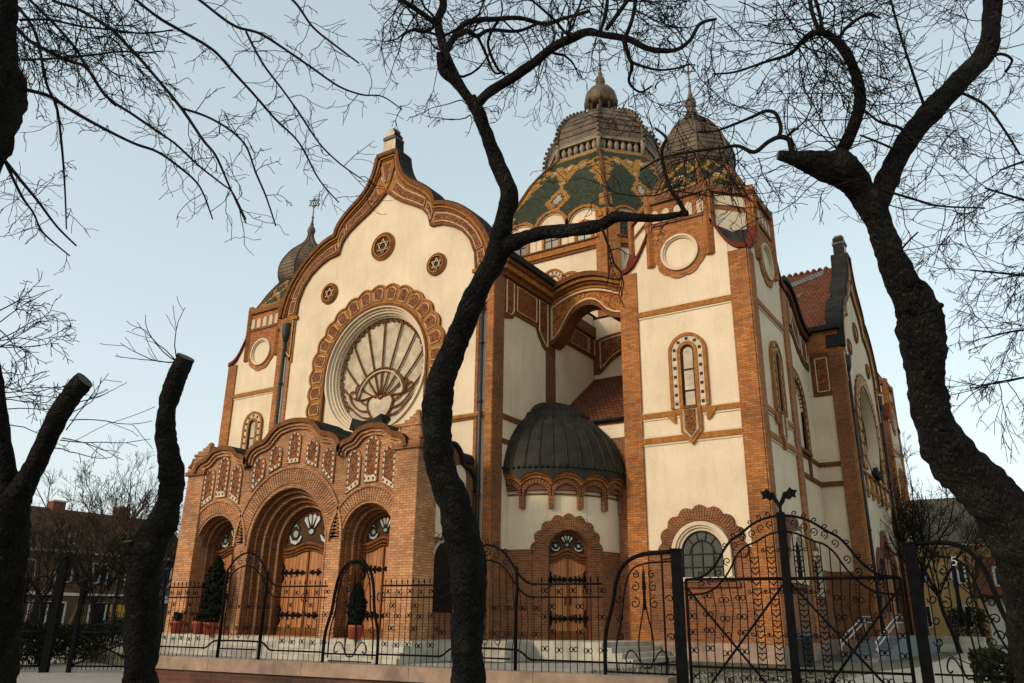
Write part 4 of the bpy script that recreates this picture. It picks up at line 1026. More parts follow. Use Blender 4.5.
# ------------------------------------------------------------------ right flank: recessed wall with wavy cornice
RC = F((-8.84, 38.2, 0), Y1, (1, 0, 0))
for cy_ in (38.2, 57.0):
    RC = F((-8.84, cy_, 0), Y1, (1, 0, 0)); W = 4.2
    mb = MB()
    top = smooth_line([(-W, 16.3), (-3.2, 16.3), (-2.4, 16.5), (-1.6, 17.1), (-.8, 17.65), (0.4, 17.8), (1.2, 17.6), (1.9, 17.0), (2.5, 16.45), (3.2, 16.2), (W, 16.2)], 2)[::-1]
    mb.prism(RC, [(W, .41)]+top+[(-W, .41)], -.5, 0, M['cream'], holes=[arch(.6, 9.5, 1.35, 11.6, 20)], back=True)
    mb.box(RC, -W, W, 1.0, 4.1, -.1, .02, M['brick_r']); mb.box(RC, -W, W, .41, 1.02, -.1, .14, M['plinth'])
    w = mb.build('flank_wall', SYN)
    mb = MB(); mb.strip(RC, offset(top, .2), offset(top, 0), -1.5, .4, M['lead']); mb.strip(RC, offset(top, 0), offset(top, -.25), -.1, .25, M['terra_d'])
    lowr = [(a, b-2.1 if abs(a) < 2.2 else b-1.9) for a, b in top]
    mb.strip(RC, offset(top, -.3), smooth_line(lowr, 2) if False else lowr, -.02, .07, M['terra_d'])
    for q0, q1 in ((.05, .16), (.2, .36), (.4, .48), (.5, .58), (.62, .8), (.84, .95)):
        A = offset(top, -.5); frame_band(mb, RC, A, [(a, b+.3) for a, b in lowr], q0, q1, 0, .1, .04, M['orn'], M['white'])
    mb.build('wavy_cornice', w)
    mb = MB(); mb.box(RC, -W, W, 9.2, 9.42, -.05, .06, M['terra_d']); mb.box(RC, -W, W, 8.2, 8.44, -.05, .06, M['terra_d'])
    mb.box(RC, -W, -W+.6, 1.0, 16.2, -.05, .14, M['brick_d'])
    for a in (-.9, 2.1): mb.box(RC, a-.16, a+.16, 8.2, 9.4, -.05, .1, M['terra_d'])
    mb.build('string_course', w)
    mb = MB()
    def ah(h): return [(.6+h, 9.5)]+arc(.6, 11.6, h, 0, 180, 24)+[(.6-h, 9.5)]
    mb.prism(RC, ah(1.36), -.4, -.36, M['glass_dark']); g = mb.build('arched_window', w)
    mb = MB()
    for h0, h1, d, m_ in ((1.95, 1.8, .1, 'terra'), (1.8, 1.5, .06, 'white'), (1.5, 1.35, .1, 'terra_d')): mb.strip(RC, ah(h0), ah(h1), -.1, d, M[m_])
    P = resample(ah(1.65), .1); L = lengths(P); n = int(L[-1]/.34)
    for i in range(n):
        p = at_len(P, L, L[-1]*(i+.5)/n); mb.box(RC, p[0]-.07, p[0]+.07, p[1]-.07, p[1]+.07, .02, .09, M['terra_d'])
    for a in (-.25, .6, 1.45): mb.box(RC, a-.04, a+.04, 9.5, 12.4, -.36, -.3, M['terra_d'])
    for h in (1.3, .9): mb.tube([RC.p(p[0], p[1], -.25) for p in ah(h)], .06, M['cream_mould'], 5)
    mb.box(RC, -1.0, 2.2, 9.36, 9.52, -.2, .2, M['terra_d']); mb.build('window_surround', g)
    hood_window(w, RC, .6, 3.0, 3.9, .6)
# side gable ground floor: three arched openings, middle one the side door
for a, hw, z0, zs in ((-1.9, .62, 2.3, 4.3), (.2, .95, 1.9, 5.0), (2.3, .62, 2.3, 4.3)):
    mb = MB(); voussoirs(mb, FS, a, zs, hw, hw+.55, 0, 180, 30, -.05, .08, M['brick_r'], M['brick_d'])
    for s in (-1, 1): mb.box(FS, min(a+s*hw, a+s*(hw+.55)), max(a+s*hw, a+s*(hw+.55)), z0, zs, -.05, .08, M['brick_r'])
    mb.prism(FS, arch(a, z0, hw, zs, 16), -.02, .012, M['glass_dark'] if hw < .9 else M['st_brown'])
    if hw > .9: mb.box(FS, a-hw, a+hw, z0, zs, 0, .03, M['wood']); mb.box(FS, a-.03, a+.03, z0, zs, .02, .06, M['terra_d'])
    mb.build('side_doorway' if hw > .9 else 'side_window', G2)
mb = MB()
for z0, z1 in ((8.2, 8.42),): mb.box(FS, -4.9, 4.9, z0, z1, -.05, .08, M['terra'])
for a in (-2.8, -1.4, 0, 1.4, 2.8): mb.box(FS, a-.18, a+.18, 7.9, 9.1, -.05, .1, M['terra'])
mb.build('band_course', G2); mb = MB(); mb.box(FS, -5.2, 5.2, .41, 1.02, -.2, .14, M['plinth']); mb.build('plinth', G2)

# ------------------------------------------------------------------ terrace and steps in front
TER = thing('stone_terrace', (-22, 19.8, .41), 'low pale stone terrace with steps along the foot of the building', 'terrace')
mb = MB(); S_ = M['stone']
mb.wbox(-30.2, -16.6, 20.2, 21.7, .3, 1.03, S_); mb.wbox(-16.598, -15.0, 23.0, 28.9, .3, 1.029, S_); mb.wbox(-14.998, -12.4, 24.6, 28.9, .3, 1.03, S_); mb.wbox(-17.6, -16.602, 21.702, 25, .3, 1.028, S_)
mb.build('platform', TER)
for k in range(4):
    z1 = 1.03-.155*(k+1); y0 = 20.2-.38*(k+1)
    mb = MB(); mb.wbox(-30.2-.2*k, -16.6+.2*k, y0, y0+.378, .3, z1, S_); mb.build('step', TER)
    mb = MB(); mb.wbox(-12.398+.36*k, -12.402+.36*(k+1), 24.6, 28.55, .3, z1, S_); mb.build('step', TER)
# ------------------------------------------------------------------ ground
def ground_mat(name, c1, c2, scale, rough=.9, bmp=.3):
    m, nt, bs = new_mat(name); v = obj_coord(nt)
    a = noise_node(nt, v, scale, 8, .7); b = noise_node(nt, v, scale*14, 4, .7)
    col = mix(nt, ramp(nt, a, [(.35, c1), (.65, c2)]), ramp(nt, b, [(.3, (.7, .7, .7)), (.7, (1.15, 1.15, 1.15))]), 1., 'MULTIPLY')
    nt.links.new(col, bs.inputs['Base Color']); bs.inputs['Roughness'].default_value = rough
    bump(nt, bs, b, bmp, .03); return m
M['earth'] = ground_mat('bare_earth', (.10, .085, .06), (.17, .15, .11), .15)
M['lawn'] = ground_mat('worn_grass', (.04, .043, .017), (.095, .085, .045), .6)
M['pave'] = ground_mat('pale_pavement', (.24, .225, .185), (.32, .30, .25), .4)
M['asph'] = ground_mat('asphalt', (.045, .045, .045), (.065, .064, .06), .3)
G0 = F((0, 0, 0), X1, Z1)
def flat(name, poly, z, mat, thick=.0):
    mb = MB(); tris = tessellate_polygon([[Vector((*p, 0)) for p in poly]])
    mb.idx([(p[0], p[1], z) for p in poly], [t if (Vector((*poly[t[1]], 0))-Vector((*poly[t[0]], 0))).cross(Vector((*poly[t[2]], 0))-Vector((*poly[t[0]], 0))).z > 0 else t[::-1] for t in tris], mat)
    if thick:
        n = len(poly); mb.idx([(p[0], p[1], zz) for zz in (z-thick, z) for p in poly], [(i, (i+1) % n, n+(i+1) % n, n+i) for i in range(n)], mat)
    o = mb.build(name); o['kind'] = 'structure'; return o
flat('ground', [(-900, -700), (900, -700), (900, 900), (-900, 900)], -.02, M['earth'])
flat('pavement', [(-50, -12), (30, -12), (30, 30), (-50, 30)], 0., M['pave'])
flat('road', [(-70, -80), (-50.2, -80), (-50.2, 300), (-70, 300)], -.008, M['asph'])
LOT = [(-15.75, 11.05), (-4.7, 12.2), (14, 14.2), (14, 110), (-46, 110), (-46, 20.5), (-33, 19.3), (-24.1, 16.7)]
flat('churchyard_lawn', LOT, .41, M['lawn'], .43)
flat('yard_path', [(-32.0, 19.25), (-30.5, 20.4), (-16.5, 20.4), (-12, 25.0), (-9.2, 23.2), (-5.2, 22.5), (-4.0, 30), (-4.4, 62), (2, 62), (3, 58), (-1.5, 56), (-1.5, 26), (-.5, 14.2), (-4.2, 13.2), (-15, 11.6), (-24, 17.0)], .414, M['pave'])

# ------------------------------------------------------------------ iron fence on its low wall
FF = F((-15.61, 10.81, 0), (.9945, .1044, 0), (.1044, -.9945, 0))
I = M['iron']
bw = thing('fence_base_wall', FF.p(5.3, 0), 'low brick wall with a pale stone coping, carrying the iron fence', 'wall', None)
mb = MB()
s = -.55
while s < 10.7:
    e = min(s+2.3, 10.8); mb.box(FF, s+.004, e-.004, .67, .9, -.24, .24, M['plinth']); s = e
mb.build('stone_coping', bw)
mb = MB(); mb.box(FF, -.5, 10.75, 0, .67, -.17, .17, M['brick_b']); mb.build('brick_base', bw)
random.seed(5)
def ring(mb, s, z, r, d=0, t=.007, n=9): mb.tube([FF.p(s+r*math.cos(2*PI*i/n), z+r*math.sin(2*PI*i/n), d) for i in range(n)], t, I, 4, closed=True)
def oo(mb, s, z): ring(mb, s-.036, z, .034); ring(mb, s+.036, z, .034); mb.box(FF, s-.018, s+.018, z-.012, z+.012, -.012, .012, I)
def spiral(mb, s, z, r, a0, turns, sx=1, t=.009, fr=FF):
    pts = []
    n = int(14*turns)+4
    for i in range(n+1):
        f = i/n; th = a0+turns*2*PI*f*sx; rr = r*(1-.82*f); pts.append(fr.p(s+rr*math.cos(th), z+rr*math.sin(th)))
    mb.tube(pts, t, I, 4)
def curve_tube(mb, P, t, fr=FF, it=2, n=5, d=0): mb.tube([fr.p(a, b, d) for a, b in smooth_line(P, it)], t, I, n)
def yat(P, s):
    for a, b in zip(P, P[1:]):
        if min(a[0], b[0]) <= s <= max(a[0], b[0]) and a[0] != b[0]: return a[1]+(b[1]-a[1])*(s-a[0])/(b[0]-a[0])
    return P[-1][1]
fence = thing('iron_fence', FF.p(5.3, .9), 'black iron fence of scrolled bars with arched tulip panels, on the low coped wall', 'fence')
def straight(s0, s1):
    mb = MB()
    for z, t in ((2.22, .016), (2.02, .013), (1.07, .016)): mb.tube([FF.p(s0, z), FF.p(s1, z)], t, I, 5)
    n = int(round((s1-s0)/.117))
    for i in range(n):
        s = s0+(i+.5)*(s1-s0)/n; k = .006*math.sin(s*9)
        mb.tube([FF.p(s, .9), FF.p(s+k, 1.6), FF.p(s, 2.26)], .0075, I, 4); mb.tube([FF.p(s, 2.26), FF.p(s, 2.3), FF.p(s, 2.34)], [.016, .014, .003], I, 4)
        if i % 2 == 0:
            for z in (2.12, 1.72, 1.24)[(0 if i % 4 == 0 else 0):]: oo(mb, s+.058, z+(.0 if i % 4 == 0 else -.015))
        elif i % 4 == 1:
            oo(mb, s+.058, 1.88); oo(mb, s+.058, 1.5)
    return mb.build('straight_panel', fence)
def hump(c, w=.95):
    """wave-topped panel between two stout posts"""
    P = [(c-w, 2.22), (c-w*.8, 2.24), (c-w*.6, 2.42), (c-w*.4, 2.72), (c-w*.12, 2.87), (c+w*.12, 2.87), (c+w*.4, 2.72), (c+w*.6, 2.42), (c+w*.8, 2.24), (c+w, 2.22)]
    Q = [(c-w, 2.02), (c-w*.8, 2.03), (c-w*.6, 2.2), (c-w*.38, 2.5), (c-w*.12, 2.62), (c+w*.12, 2.62), (c+w*.38, 2.5), (c+w*.6, 2.2), (c+w*.8, 2.03), (c+w, 2.02)]
    B = [(c-w, 1.07), (c-w*.86, 1.07), (c-w*.72, 1.18), (c-w*.6, 1.22), (c+w*.6, 1.22), (c+w*.72, 1.18), (c+w*.86, 1.07), (c+w, 1.07)]
    mb = MB()
    for L_, t in ((P, .02), (Q, .015), (B, .018)): curve_tube(mb, L_, t)
    mb.tube([FF.p(c-w*.5, 1.07), FF.p(c+w*.5, 1.07)], .014, I, 5)
    PS = smooth_line(Q, 2)
    for i in range(15):
        s = c-w+(i+.5)*2*w/15; zt = yat(PS, s); k = .05*math.sin((s-c)/w*PI)
        mb.tube([FF.p(s, .9), FF.p(s, 1.2), FF.p(s+k, 1.6), FF.p(s, min(zt, 2.2)), FF.p(s, zt)], .0075, I, 4)
        if i % 2 == 0: oo(mb, s+.05, 1.45); oo(mb, s+.05, 1.85)
    for i in range(7): 
        t_ = -0.75+1.5*i/6; s = c+w*t_*.75; zt = yat(smooth_line(P, 2), s); spiral(mb, s, (zt+yat(PS, s))/2, .075, PI*.5, 1.2, 1 if t_ < 0 else -1, .008); ring(mb, s, zt+.05, .035, 0, .008)
    for t_ in (-.25, 0, .25):         # little hearts at the foot
        s = c+w*t_; mb.tube([FF.p(s+.05*math.sin(a)**3*1.1, 1.32+.045*(math.cos(a)-.35*math.cos(2*a)-.1*math.cos(3*a))) for a in [2*PI*q/12 for q in range(12)]], .007, I, 4, closed=True)
    mb.build('wavy_panel', fence)
    for e, z in ((-.5, 2.5), (.58, 2.5)):
        mb = MB(); s = c+e*w*1.03; mb.tube([FF.p(s, .9), FF.p(s, 1.9), FF.p(s+.02*(1 if e > 0 else -1), 2.15), FF.p(s, z)], .032, I, 6); mb.build('post', fence)
def tulip(mb, c, z0, z1, w):
    for sx in (1, -1):
        curve_tube(mb, [(c, z0+.02), (c+sx*w*.1, z0), (c+sx*w*.2, z0+.12), (c+sx*w*.22, z0+(z1-z0)*.28), (c+sx*w*.08, z0+(z1-z0)*.5), (c+sx*.012, z0+(z1-z0)*.62), (c+sx*.012, z1-.1)], .012)
        curve_tube(mb, [(c+sx*w*.2, z0+.1), (c+sx*w*.34, z0+.24), (c+sx*w*.5, z0+.26), (c+sx*w*.62, z0+.14), (c+sx*w*.55, z0+.06), (c+sx*w*.45, z0+.1)], .011)
        for zz, r in ((z0+(z1-z0)*.62, .085), (z0+(z1-z0)*.78, .075), (z0+(z1-z0)*.9, .06)): spiral(mb, c+sx*(r+.07), zz, r, PI/2 if sx > 0 else PI/2, 1.2, sx, .009)
        for q in range(3): spiral(mb, c+sx*w*.72, z0+(z1-z0)*(.3+.18*q), .065, PI, 1.1, -sx, .008)
    mb.lathe(FF.p(c, z0+(z1-z0)*.55), [(.012, 0), (.03, .1), (.018, .22), (.034, .34), (.02, .5), (.006, .66)], I, 8)
def arch_panel(c, w):
    mb = MB(); O = [(c-w, .9), (c-w, 1.3), (c-w*.95, 1.5), (c-w*.78, 1.8), (c-w*.74, 2.1), (c-w*.62, 2.45), (c-w*.25, 2.66), (c+w*.25, 2.66), (c+w*.62, 2.45), (c+w*.74, 2.1), (c+w*.78, 1.8), (c+w*.95, 1.5), (c+w, 1.3), (c+w, .9)]
    curve_tube(mb, O, .03, n=6); mb.build('arch_frame', fence)
    mb = MB()
    curve_tube(mb, [(c+(a-c)*.82, .98+(b-.9)*.93) for a, b in O], .014); tulip(mb, c, 1.0, 2.5, w)
    mb.tube([FF.p(c-w, 1.05), FF.p(c+w, 1.05)], .016, I, 5); mb.tube([FF.p(c-w*.8, .93), FF.p(c+w*.8, .93)], .012, I, 5)
    for i in range(5): s = c-w*.66+w*1.32*i/4; mb.tube([FF.p(s, .9), FF.p(s, 1.06)], .0075, I, 4)
    for i in range(4): s = c+w*(-.62+.41*i); mb.tube([FF.p(s, 1.05), FF.p(s*.4+c*.6, 1.9), FF.p(s, 2.4)], .0075, I, 4)
    mb.build('tulip_panel', fence)
# short end arch by the tree, then along the wall
arch_panel(-.22, .3); straight(.1, 1.25); hump(2.22); straight(3.2, 4.3); arch_panel(4.92, .6); straight(5.55, 6.72); hump(7.66); straight(8.63, 9.73)
mb = MB(); HA = [(9.76, .9), (9.76, 1.35), (9.8, 1.6), (9.92, 1.95), (9.96, 2.25), (10.08, 2.5), (10.35, 2.66), (10.86, 2.68)]
curve_tube(mb, HA, .034, n=6); mb.build('arch_frame', fence)
mb = MB(); curve_tube(mb, [(9.95, .95), (9.93, 1.3), (10.05, 1.7), (10.1, 2.15), (10.2, 2.42), (10.4, 2.52), (10.86, 2.54)], .014); tulip(mb, 10.42, 1.0, 2.5, .55)
for z in (1.07, .94): mb.tube([FF.p(9.8, z), FF.p(10.86, z)], .014, I, 5)
mb.tube([FF.p(10.72, .92), FF.p(10.72, 2.66)], .016, I, 5)
for i in range(8): s = 9.98+.11*i; mb.tube([FF.p(s, .92), FF.p(s, 1.07)], .0075, I, 4)
mb.build('tulip_panel', fence)

# ------------------------------------------------------------------ double gate
gate = thing('double_gate', FF.p(12.5, 0), 'tall black wrought iron double gate with columns of hearts and a leafy finial', 'gate')
for s, w_ in ((10.95, .07), (14.17, .072)):
    mb = MB(); mb.box(FF, s-w_, s+w_, 0, 2.7, -w_, w_, I); mb.box(FF, s-w_-.015, s+w_+.015, 2.7, 2.725, -w_-.015, w_+.015, I); mb.build('gate_post', gate)
CG = 12.54
def leaf(sx):
    X = lambda a: CG+sx*a
    mb = MB(); e = 1.46
    mb.tube([FF.p(X(0.03), .12), FF.p(X(.03), 3.1)], .03, I, 6); mb.tube([FF.p(X(e), .12), FF.p(X(e), 2.28)], .024, I, 6)
    for z, t in ((2.27, .026), (1.06, .018), (.14, .022)): mb.tube([FF.p(X(0), z), FF.p(X(e), z)], t, I, 6)
    mb.tube([FF.p(X(e), 2.16), FF.p(X(.1), .5)], .018, I, 5); mb.tube([FF.p(X(.05), 2.2), FF.p(X(e), .5)], .018, I, 5)
    lf = mb.build('gate_leaf', gate)
    mb = MB()
    OUT = [(0, 3.15), (.14, 3.15), (.38, 3.08), (.62, 2.9), (.74, 2.84), (.86, 2.7), (.98, 2.5), (1.18, 2.3), (1.46, 2.27)]
    INN = [(0, 2.93), (.2, 2.9), (.4, 2.78), (.55, 2.74), (.68, 2.62), (.78, 2.42), (.95, 2.2), (1.15, 2.07), (1.46, 2.05)]
    curve_tube(mb, [(X(a), b) for a, b in OUT], .02); curve_tube(mb, [(X(a), b) for a, b in INN], .015)
    IS = smooth_line([(X(a), b) for a, b in INN], 2)
    for i in range(9):
        t_ = .12+.11*i; a = t_*1.2; zt = yat(IS, X(a)); spiral(mb, X(a)+.02*sx, zt+.13, .06, -PI/2, 1.25, sx, .008); spiral(mb, X(a+.05), yat(smooth_line([(X(q), w) for q, w in OUT], 2), X(a+.05))+.05, .045, -PI/2, 1.1, -sx, .008)
    n = 11
    for i in range(n):
        a = .13+(1.33*i)/n; zt = yat(IS, X(a))-.01; bow = .07*math.sin(PI*min(1, max(0, (a-.5)/.9)))
        mb.tube([FF.p(X(a), .12), FF.p(X(a), 1.06), FF.p(X(a), 1.35), FF.p(X(a-bow), 1.85), FF.p(X(a-bow*.4), min(zt, 2.2)), FF.p(X(a), zt)], .008, I, 4)
        if i > 3 and i % 2 == 0:
            for z in (1.25, 1.5, 1.72, 1.98, .9, .6): oo(mb, X(a)+.06*sx, z+.03*(i % 3))
    mb.build('scrolled_bars', lf)
    mb = MB()
    for a in (.19, .43):
        for q in range(17):
            z = .5+.145*q
            if z > yat(IS, X(a))-.1: break
            H = .062; mb.tube([FF.p(X(a)+H*math.sin(t)**3, z+H*.95*(.81*math.cos(t)-.31*math.cos(2*t)-.125*math.cos(3*t)-.06*math.cos(4*t))) for t in [2*PI*w/14 for w in range(14)]], .0085, I, 4, closed=True)
            if q % 4 == 3:
                for e in (-1, 1): spiral(mb, X(a)+e*.105, z, .035, 0 if e < 0 else PI, 1.1, e, .007)
    mb.build('heart_column', lf)
leaf(-1); leaf(1)
mb = MB(); mb.box(FF, CG-.055, CG+.055, .05, 3.2, -.05, .05, I); mb.build('meeting_post', gate)
mb = MB()
for sx in (1, -1):
    W = [(.0, 3.18), (.03, 3.32), (.1, 3.42), (.2, 3.47), (.26, 3.46), (.3, 3.52), (.24, 3.55), (.18, 3.53), (.12, 3.56), (.05, 3.52), (.06, 3.46), (.0, 3.36)]
    W = [(.0, 3.16), (.035, 3.30), (.09, 3.36), (.10, 3.40), (.17, 3.38), (.22, 3.42), (.28, 3.40), (.27, 3.46), (.31, 3.51), (.24, 3.52), (.19, 3.56), (.14, 3.50), (.08, 3.49), (.05, 3.43), (.0, 3.34)]
    mb.prism(FF, [(CG+sx*a*.85, b) for a, b in W], -.02, .02, I, back=True)
mb.lathe(FF.p(CG, 3.1), [(.05, 0), (.06, .04), (.03, .1), (.02, .16)], I, 8)
mb.build('leaf_finial', gate)

# right-hand end panel, with the house number
side_f = thing('fence_end_panel', FF.p(14.7, 0), 'black iron fence panel with a quarter-arched top, right of the gate, bearing a white 5', 'fence')
mb = MB(); RP = [(14.25, 2.7), (14.6, 2.72), (14.85, 2.64), (15.0, 2.42), (15.07, 2.15), (15.12, 1.85), (15.2, 1.62), (15.32, 1.45), (15.36, 1.0), (15.36, .1)]
curve_tube(mb, RP, .034, n=6); mb.build('arch_frame', side_f)
mb = MB(); curve_tube(mb, [(14.28, 2.52), (14.6, 2.54), (14.78, 2.46), (14.88, 2.25), (14.94, 1.9), (15.06, 1.5), (15.16, 1.3), (15.16, .3)], .014); tulip(mb, 14.66, 1.02, 2.5, .42)
for z in (1.07, .93, .15): mb.tube([FF.p(14.25, z), FF.p(15.36, z)], .014, I, 5)
for i in range(9): s = 14.33+.12*i; mb.tube([FF.p(s, .12), FF.p(s, 1.07 if i % 2 else yat(smooth_line(RP, 1), s)-.1 if s < 14.9 else 1.07)], .0075, I, 4)
for q in range(5): spiral(mb, 15.02+.02*q, 1.95-.2*q, .07, PI, 1.2, -1, .009)
mb.build('tulip_panel', side_f)
mb = MB(); FIVE = [(.028, .07), (-.022, .07), (-.03, .012), (0, .022), (.028, .005), (.03, -.03), (.008, -.06), (-.032, -.05)]
mb.tube([FF.p(14.68+a*.8, 2.46+b*.8, .04) for a, b in FIVE], .008, plain('white_enamel', (.5, .5, .47), .4, .05), 6); mb.build('house_number', side_f)
rf = thing('low_iron_fence', FF.p(17, 0), 'lower black iron bar fence running off behind the big leaning trunk at right', 'fence')
mb = MB()
for z in (1.5, 1.35, .2): mb.tube([FF.p(15.4, z), FF.p(20.5, z)], .015, I, 5)
for i in range(42): s = 15.46+.12*i; mb.tube([FF.p(s, .02), FF.p(s, 1.56)], .008, I, 4); 
for i in range(20): oo(mb, 15.58+.24*i, 1.42)
mb.build('bar_panel', rf)

# ------------------------------------------------------------------ the other gate, to the left
FL = F((-23.9, 16.1, 0), (-.76, -.65, 0), (.65, -.76, 0))
lg = thing('cross_braced_gate', FL.p(2.4, 0), 'black iron gate with crossed braces and closely set bars, left of the twin-bent pruned tree', 'gate')
for s, h, w_ in ((-.05, 2.9, .07), (2.05, 2.6, .06), (2.75, 3.3, .11), (3.75, 2.6, .06), (5.3, 3.0, .08)):
    mb = MB(); mb.box(FL, s-w_, s+w_, 0, h, -w_, w_, I); mb.ball(FL.p(s, h+.05), .09, I); mb.build('gate_post', lg)
for s0, s1 in ((0, 2.0), (2.85, 3.7), (3.8, 5.25)):
    mb = MB(); top = lambda q: 2.3+.5*math.sin(PI*(q-s0)/(s1-s0))
    for z, t in ((.18, .03), (1.15, .034), (2.0, .024), (2.2, .03)): mb.tube([FL.p(s0, z), FL.p(s1, z)], t, I, 5)
    mb.tube([FL.p(s0, 1.12), FL.p(s1, .2)], .03, I, 5); mb.tube([FL.p(s0, .2), FL.p(s1, 1.12)], .03, I, 5)
    mb.tube([FL.p(s0+(s1-s0)*q/16, top(s0+(s1-s0)*q/16)) for q in range(17)], .03, I, 5)
    n = int((s1-s0)/.12)
    for i in range(n):
        s = s0+(i+.5)*(s1-s0)/n; mb.tube([FL.p(s, .08), FL.p(s, top(s))], .013, I, 4)
        for z in (.45, .8, 1.4, 1.7)[i % 2::2]+((2.1,) if i % 2 else ()): mb.tube([FL.p(s+.06*math.cos(2*PI*q/9), z+.06*math.sin(2*PI*q/9)) for q in range(9)], .013, I, 4, closed=True)
        if i % 3 == 1: spiral(mb, s, top(s)-.16, .1, 0, 1.3, 1, .014, FL); spiral(mb, s, 2.5 if top(s) > 2.7 else 1.9, .09, PI, 1.3, -1, .014, FL)
    mb.build('braced_panel', lg)
lf2 = thing('iron_bar_fence', FL.p(-4, 0), 'black iron bar fence joining the two gates behind the twin-bent pruned tree', 'fence')
FJ = F((-15.9, 10.9, 0), (-8.0, 5.2, 0), (-5.2, -8, 0)); mb = MB()
for z in (1.0, 2.0, 2.2): mb.tube([FJ.p(0, z), FJ.p(9.4, z)], .015, I, 5)
for i in range(70): mb.tube([FJ.p(.07+.134*i, .42), FJ.p(.07+.134*i, 2.28)], .008, I, 4)
mb.build('bar_panel', lf2)
mb = MB(); mb.box(FJ, 0, 9.5, 0, .45, -.15, .15, M['brick_b']); mb.build('kerb_wall', lf2)
# ------------------------------------------------------------------ trees
def bark(name, c1, c2, moss):
    m, nt, bs = new_mat(name); v = obj_coord(nt)
    mp = nt.nodes.new('ShaderNodeMapping'); mp.inputs['Scale'].default_value = (1, 1, .45); nt.links.new(v, mp.inputs[0])
    vo = nt.nodes.new('ShaderNodeTexVoronoi'); vo.inputs['Scale'].default_value = 26; vo.feature = 'DISTANCE_TO_EDGE'
    wob = noise_node(nt, mp.outputs[0], 9, 5, .7)
    mm = nt.nodes.new('ShaderNodeVectorMath'); mm.operation = 'MULTIPLY_ADD'; nt.links.new(mp.outputs[0], mm.inputs[0]); mm.inputs[1].default_value = (1, 1, 1)
    cx = nt.nodes.new('ShaderNodeCombineXYZ'); nt.links.new(wob, cx.inputs[0]); nt.links.new(wob, cx.inputs[1])
    sc = nt.nodes.new('ShaderNodeVectorMath'); sc.operation = 'SCALE'; sc.inputs['Scale'].default_value = .12; nt.links.new(cx.outputs[0], sc.inputs[0]); nt.links.new(sc.outputs[0], mm.inputs[2])
    nt.links.new(mm.outputs[0], vo.inputs['Vector'])
    n1 = noise_node(nt, v, 5, 8, .75); n2 = noise_node(nt, v, 1.6, 5, .6)
    col = ramp(nt, n1, [(.35, c1), (.62, c2)])
    crack = ramp(nt, vo.outputs['Distance'], [(.0, (.3, .3, .3)), (.09, (1, 1, 1))])
    col = mix(nt, col, crack, .8, 'MULTIPLY'); col = mix(nt, col, moss, ramp(nt, n2, [(.52, (0, 0, 0)), (.68, (.7, .7, .7))]))
    nt.links.new(col, bs.inputs['Base Color']); bs.inputs['Roughness'].default_value = .95; bs.inputs['Specular IOR Level'].default_value = .1
    h = nt.nodes.new('ShaderNodeMath'); h.operation = 'MULTIPLY'; nt.links.new(vo.outputs['Distance'], h.inputs[0]); h.inputs[1].default_value = 4
    h2 = nt.nodes.new('ShaderNodeMath'); h2.operation = 'ADD'; nt.links.new(h.outputs[0], h2.inputs[0]); nt.links.new(n1, h2.inputs[1])
    bump(nt, bs, h2.outputs[0], 1., .05); return m
M['bark'] = bark('dark_fissured_bark', (.009, .008, .007), (.032, .029, .025), (.052, .053, .040))
M['twig'] = plain('dark_twig_bark', (.014, .012, .011), .9, .3, 6, 0, spec=.1)
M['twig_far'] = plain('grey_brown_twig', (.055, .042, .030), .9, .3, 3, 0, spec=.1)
M['cut'] = plain('sawn_wood', (.05, .043, .034), .9, .3, 8)
_f, _h, _p, _r = 800., math.radians(32.99), math.radians(19.25), math.radians(.77)
_fw = Vector((-math.sin(_h)*math.cos(_p), math.cos(_h)*math.cos(_p), math.sin(_p))); _rt = Vector((math.cos(_h), math.sin(_h), 0)); _up = _rt.cross(_fw)
_R, _U = _rt*math.cos(_r)+_up*math.sin(_r), -_rt*math.sin(_r)+_up*math.cos(_r)
def at(x, y, D): return Vector((0, 0, 1.65))+_fw*D+_R*((x-512)/_f*D)+_U*((341.5-y)/_f*D)
def catmull(P, k):
    P = [Vector(p) for p in P]; out = []
    for i in range(len(P)-1):
        a, b, c, d = P[max(i-1, 0)], P[i], P[i+1], P[min(i+2, len(P)-1)]
        for j in range(k):
            t = j/k; out.append(.5*((2*b)+(c-a)*t+(2*a-5*b+4*c-d)*t*t+(3*b-a-3*c+d)*t**3))
    out.append(P[-1]); return out
def limb_path(L, D, k=5):
    """(x, y, half width[, extra distance]) as measured on the trunk -> points in space and radii"""
    q = [(*at(l[0], l[1], D+(l[3] if len(l) > 3 else 0)), l[2]/_f*(D+(l[3] if len(l) > 3 else 0))) for l in L]
    n = [Vector(p[:3]) for p in q]; P = catmull(n, k); R = []
    for i in range(len(q)-1): R += [q[i][3]+(q[i+1][3]-q[i][3])*j/k for j in range(k)]
    R.append(q[-1][3]); return P, R
def rough_tube(mb, P, R, mat, n=14, amp=.12, seed=0, cut=None):
    k = len(P); t0 = (P[1]-P[0]).normalized(); a = t0.orthogonal().normalized(); vs = []
    for i in range(k):
        t = (P[min(i+1, k-1)]-P[max(i-1, 0)]).normalized(); a = (a-t*a.dot(t)).normalized(); b = t.cross(a)
        for j in range(n):
            th = 2*PI*j/n; d = a*math.cos(th)+b*math.sin(th); w = P[i]+d*R[i]
            f = 1+amp*1.5*noise.noise(w*3.2+Vector((seed, 0, 0)))+amp*.9*noise.noise(w*10)+amp*.7*noise.noise(w*27)
            vs.append(P[i]+d*R[i]*f)
    mb.idx(vs, [(i*n+j, i*n+(j+1) % n, (i+1)*n+(j+1) % n, (i+1)*n+j) for i in range(k-1) for j in range(n)], mat, True)
    mb.idx(vs[-n:], [tuple(range(n))], cut or mat); mb.idx(vs[:n], [tuple(range(n-1, -1, -1))], mat)
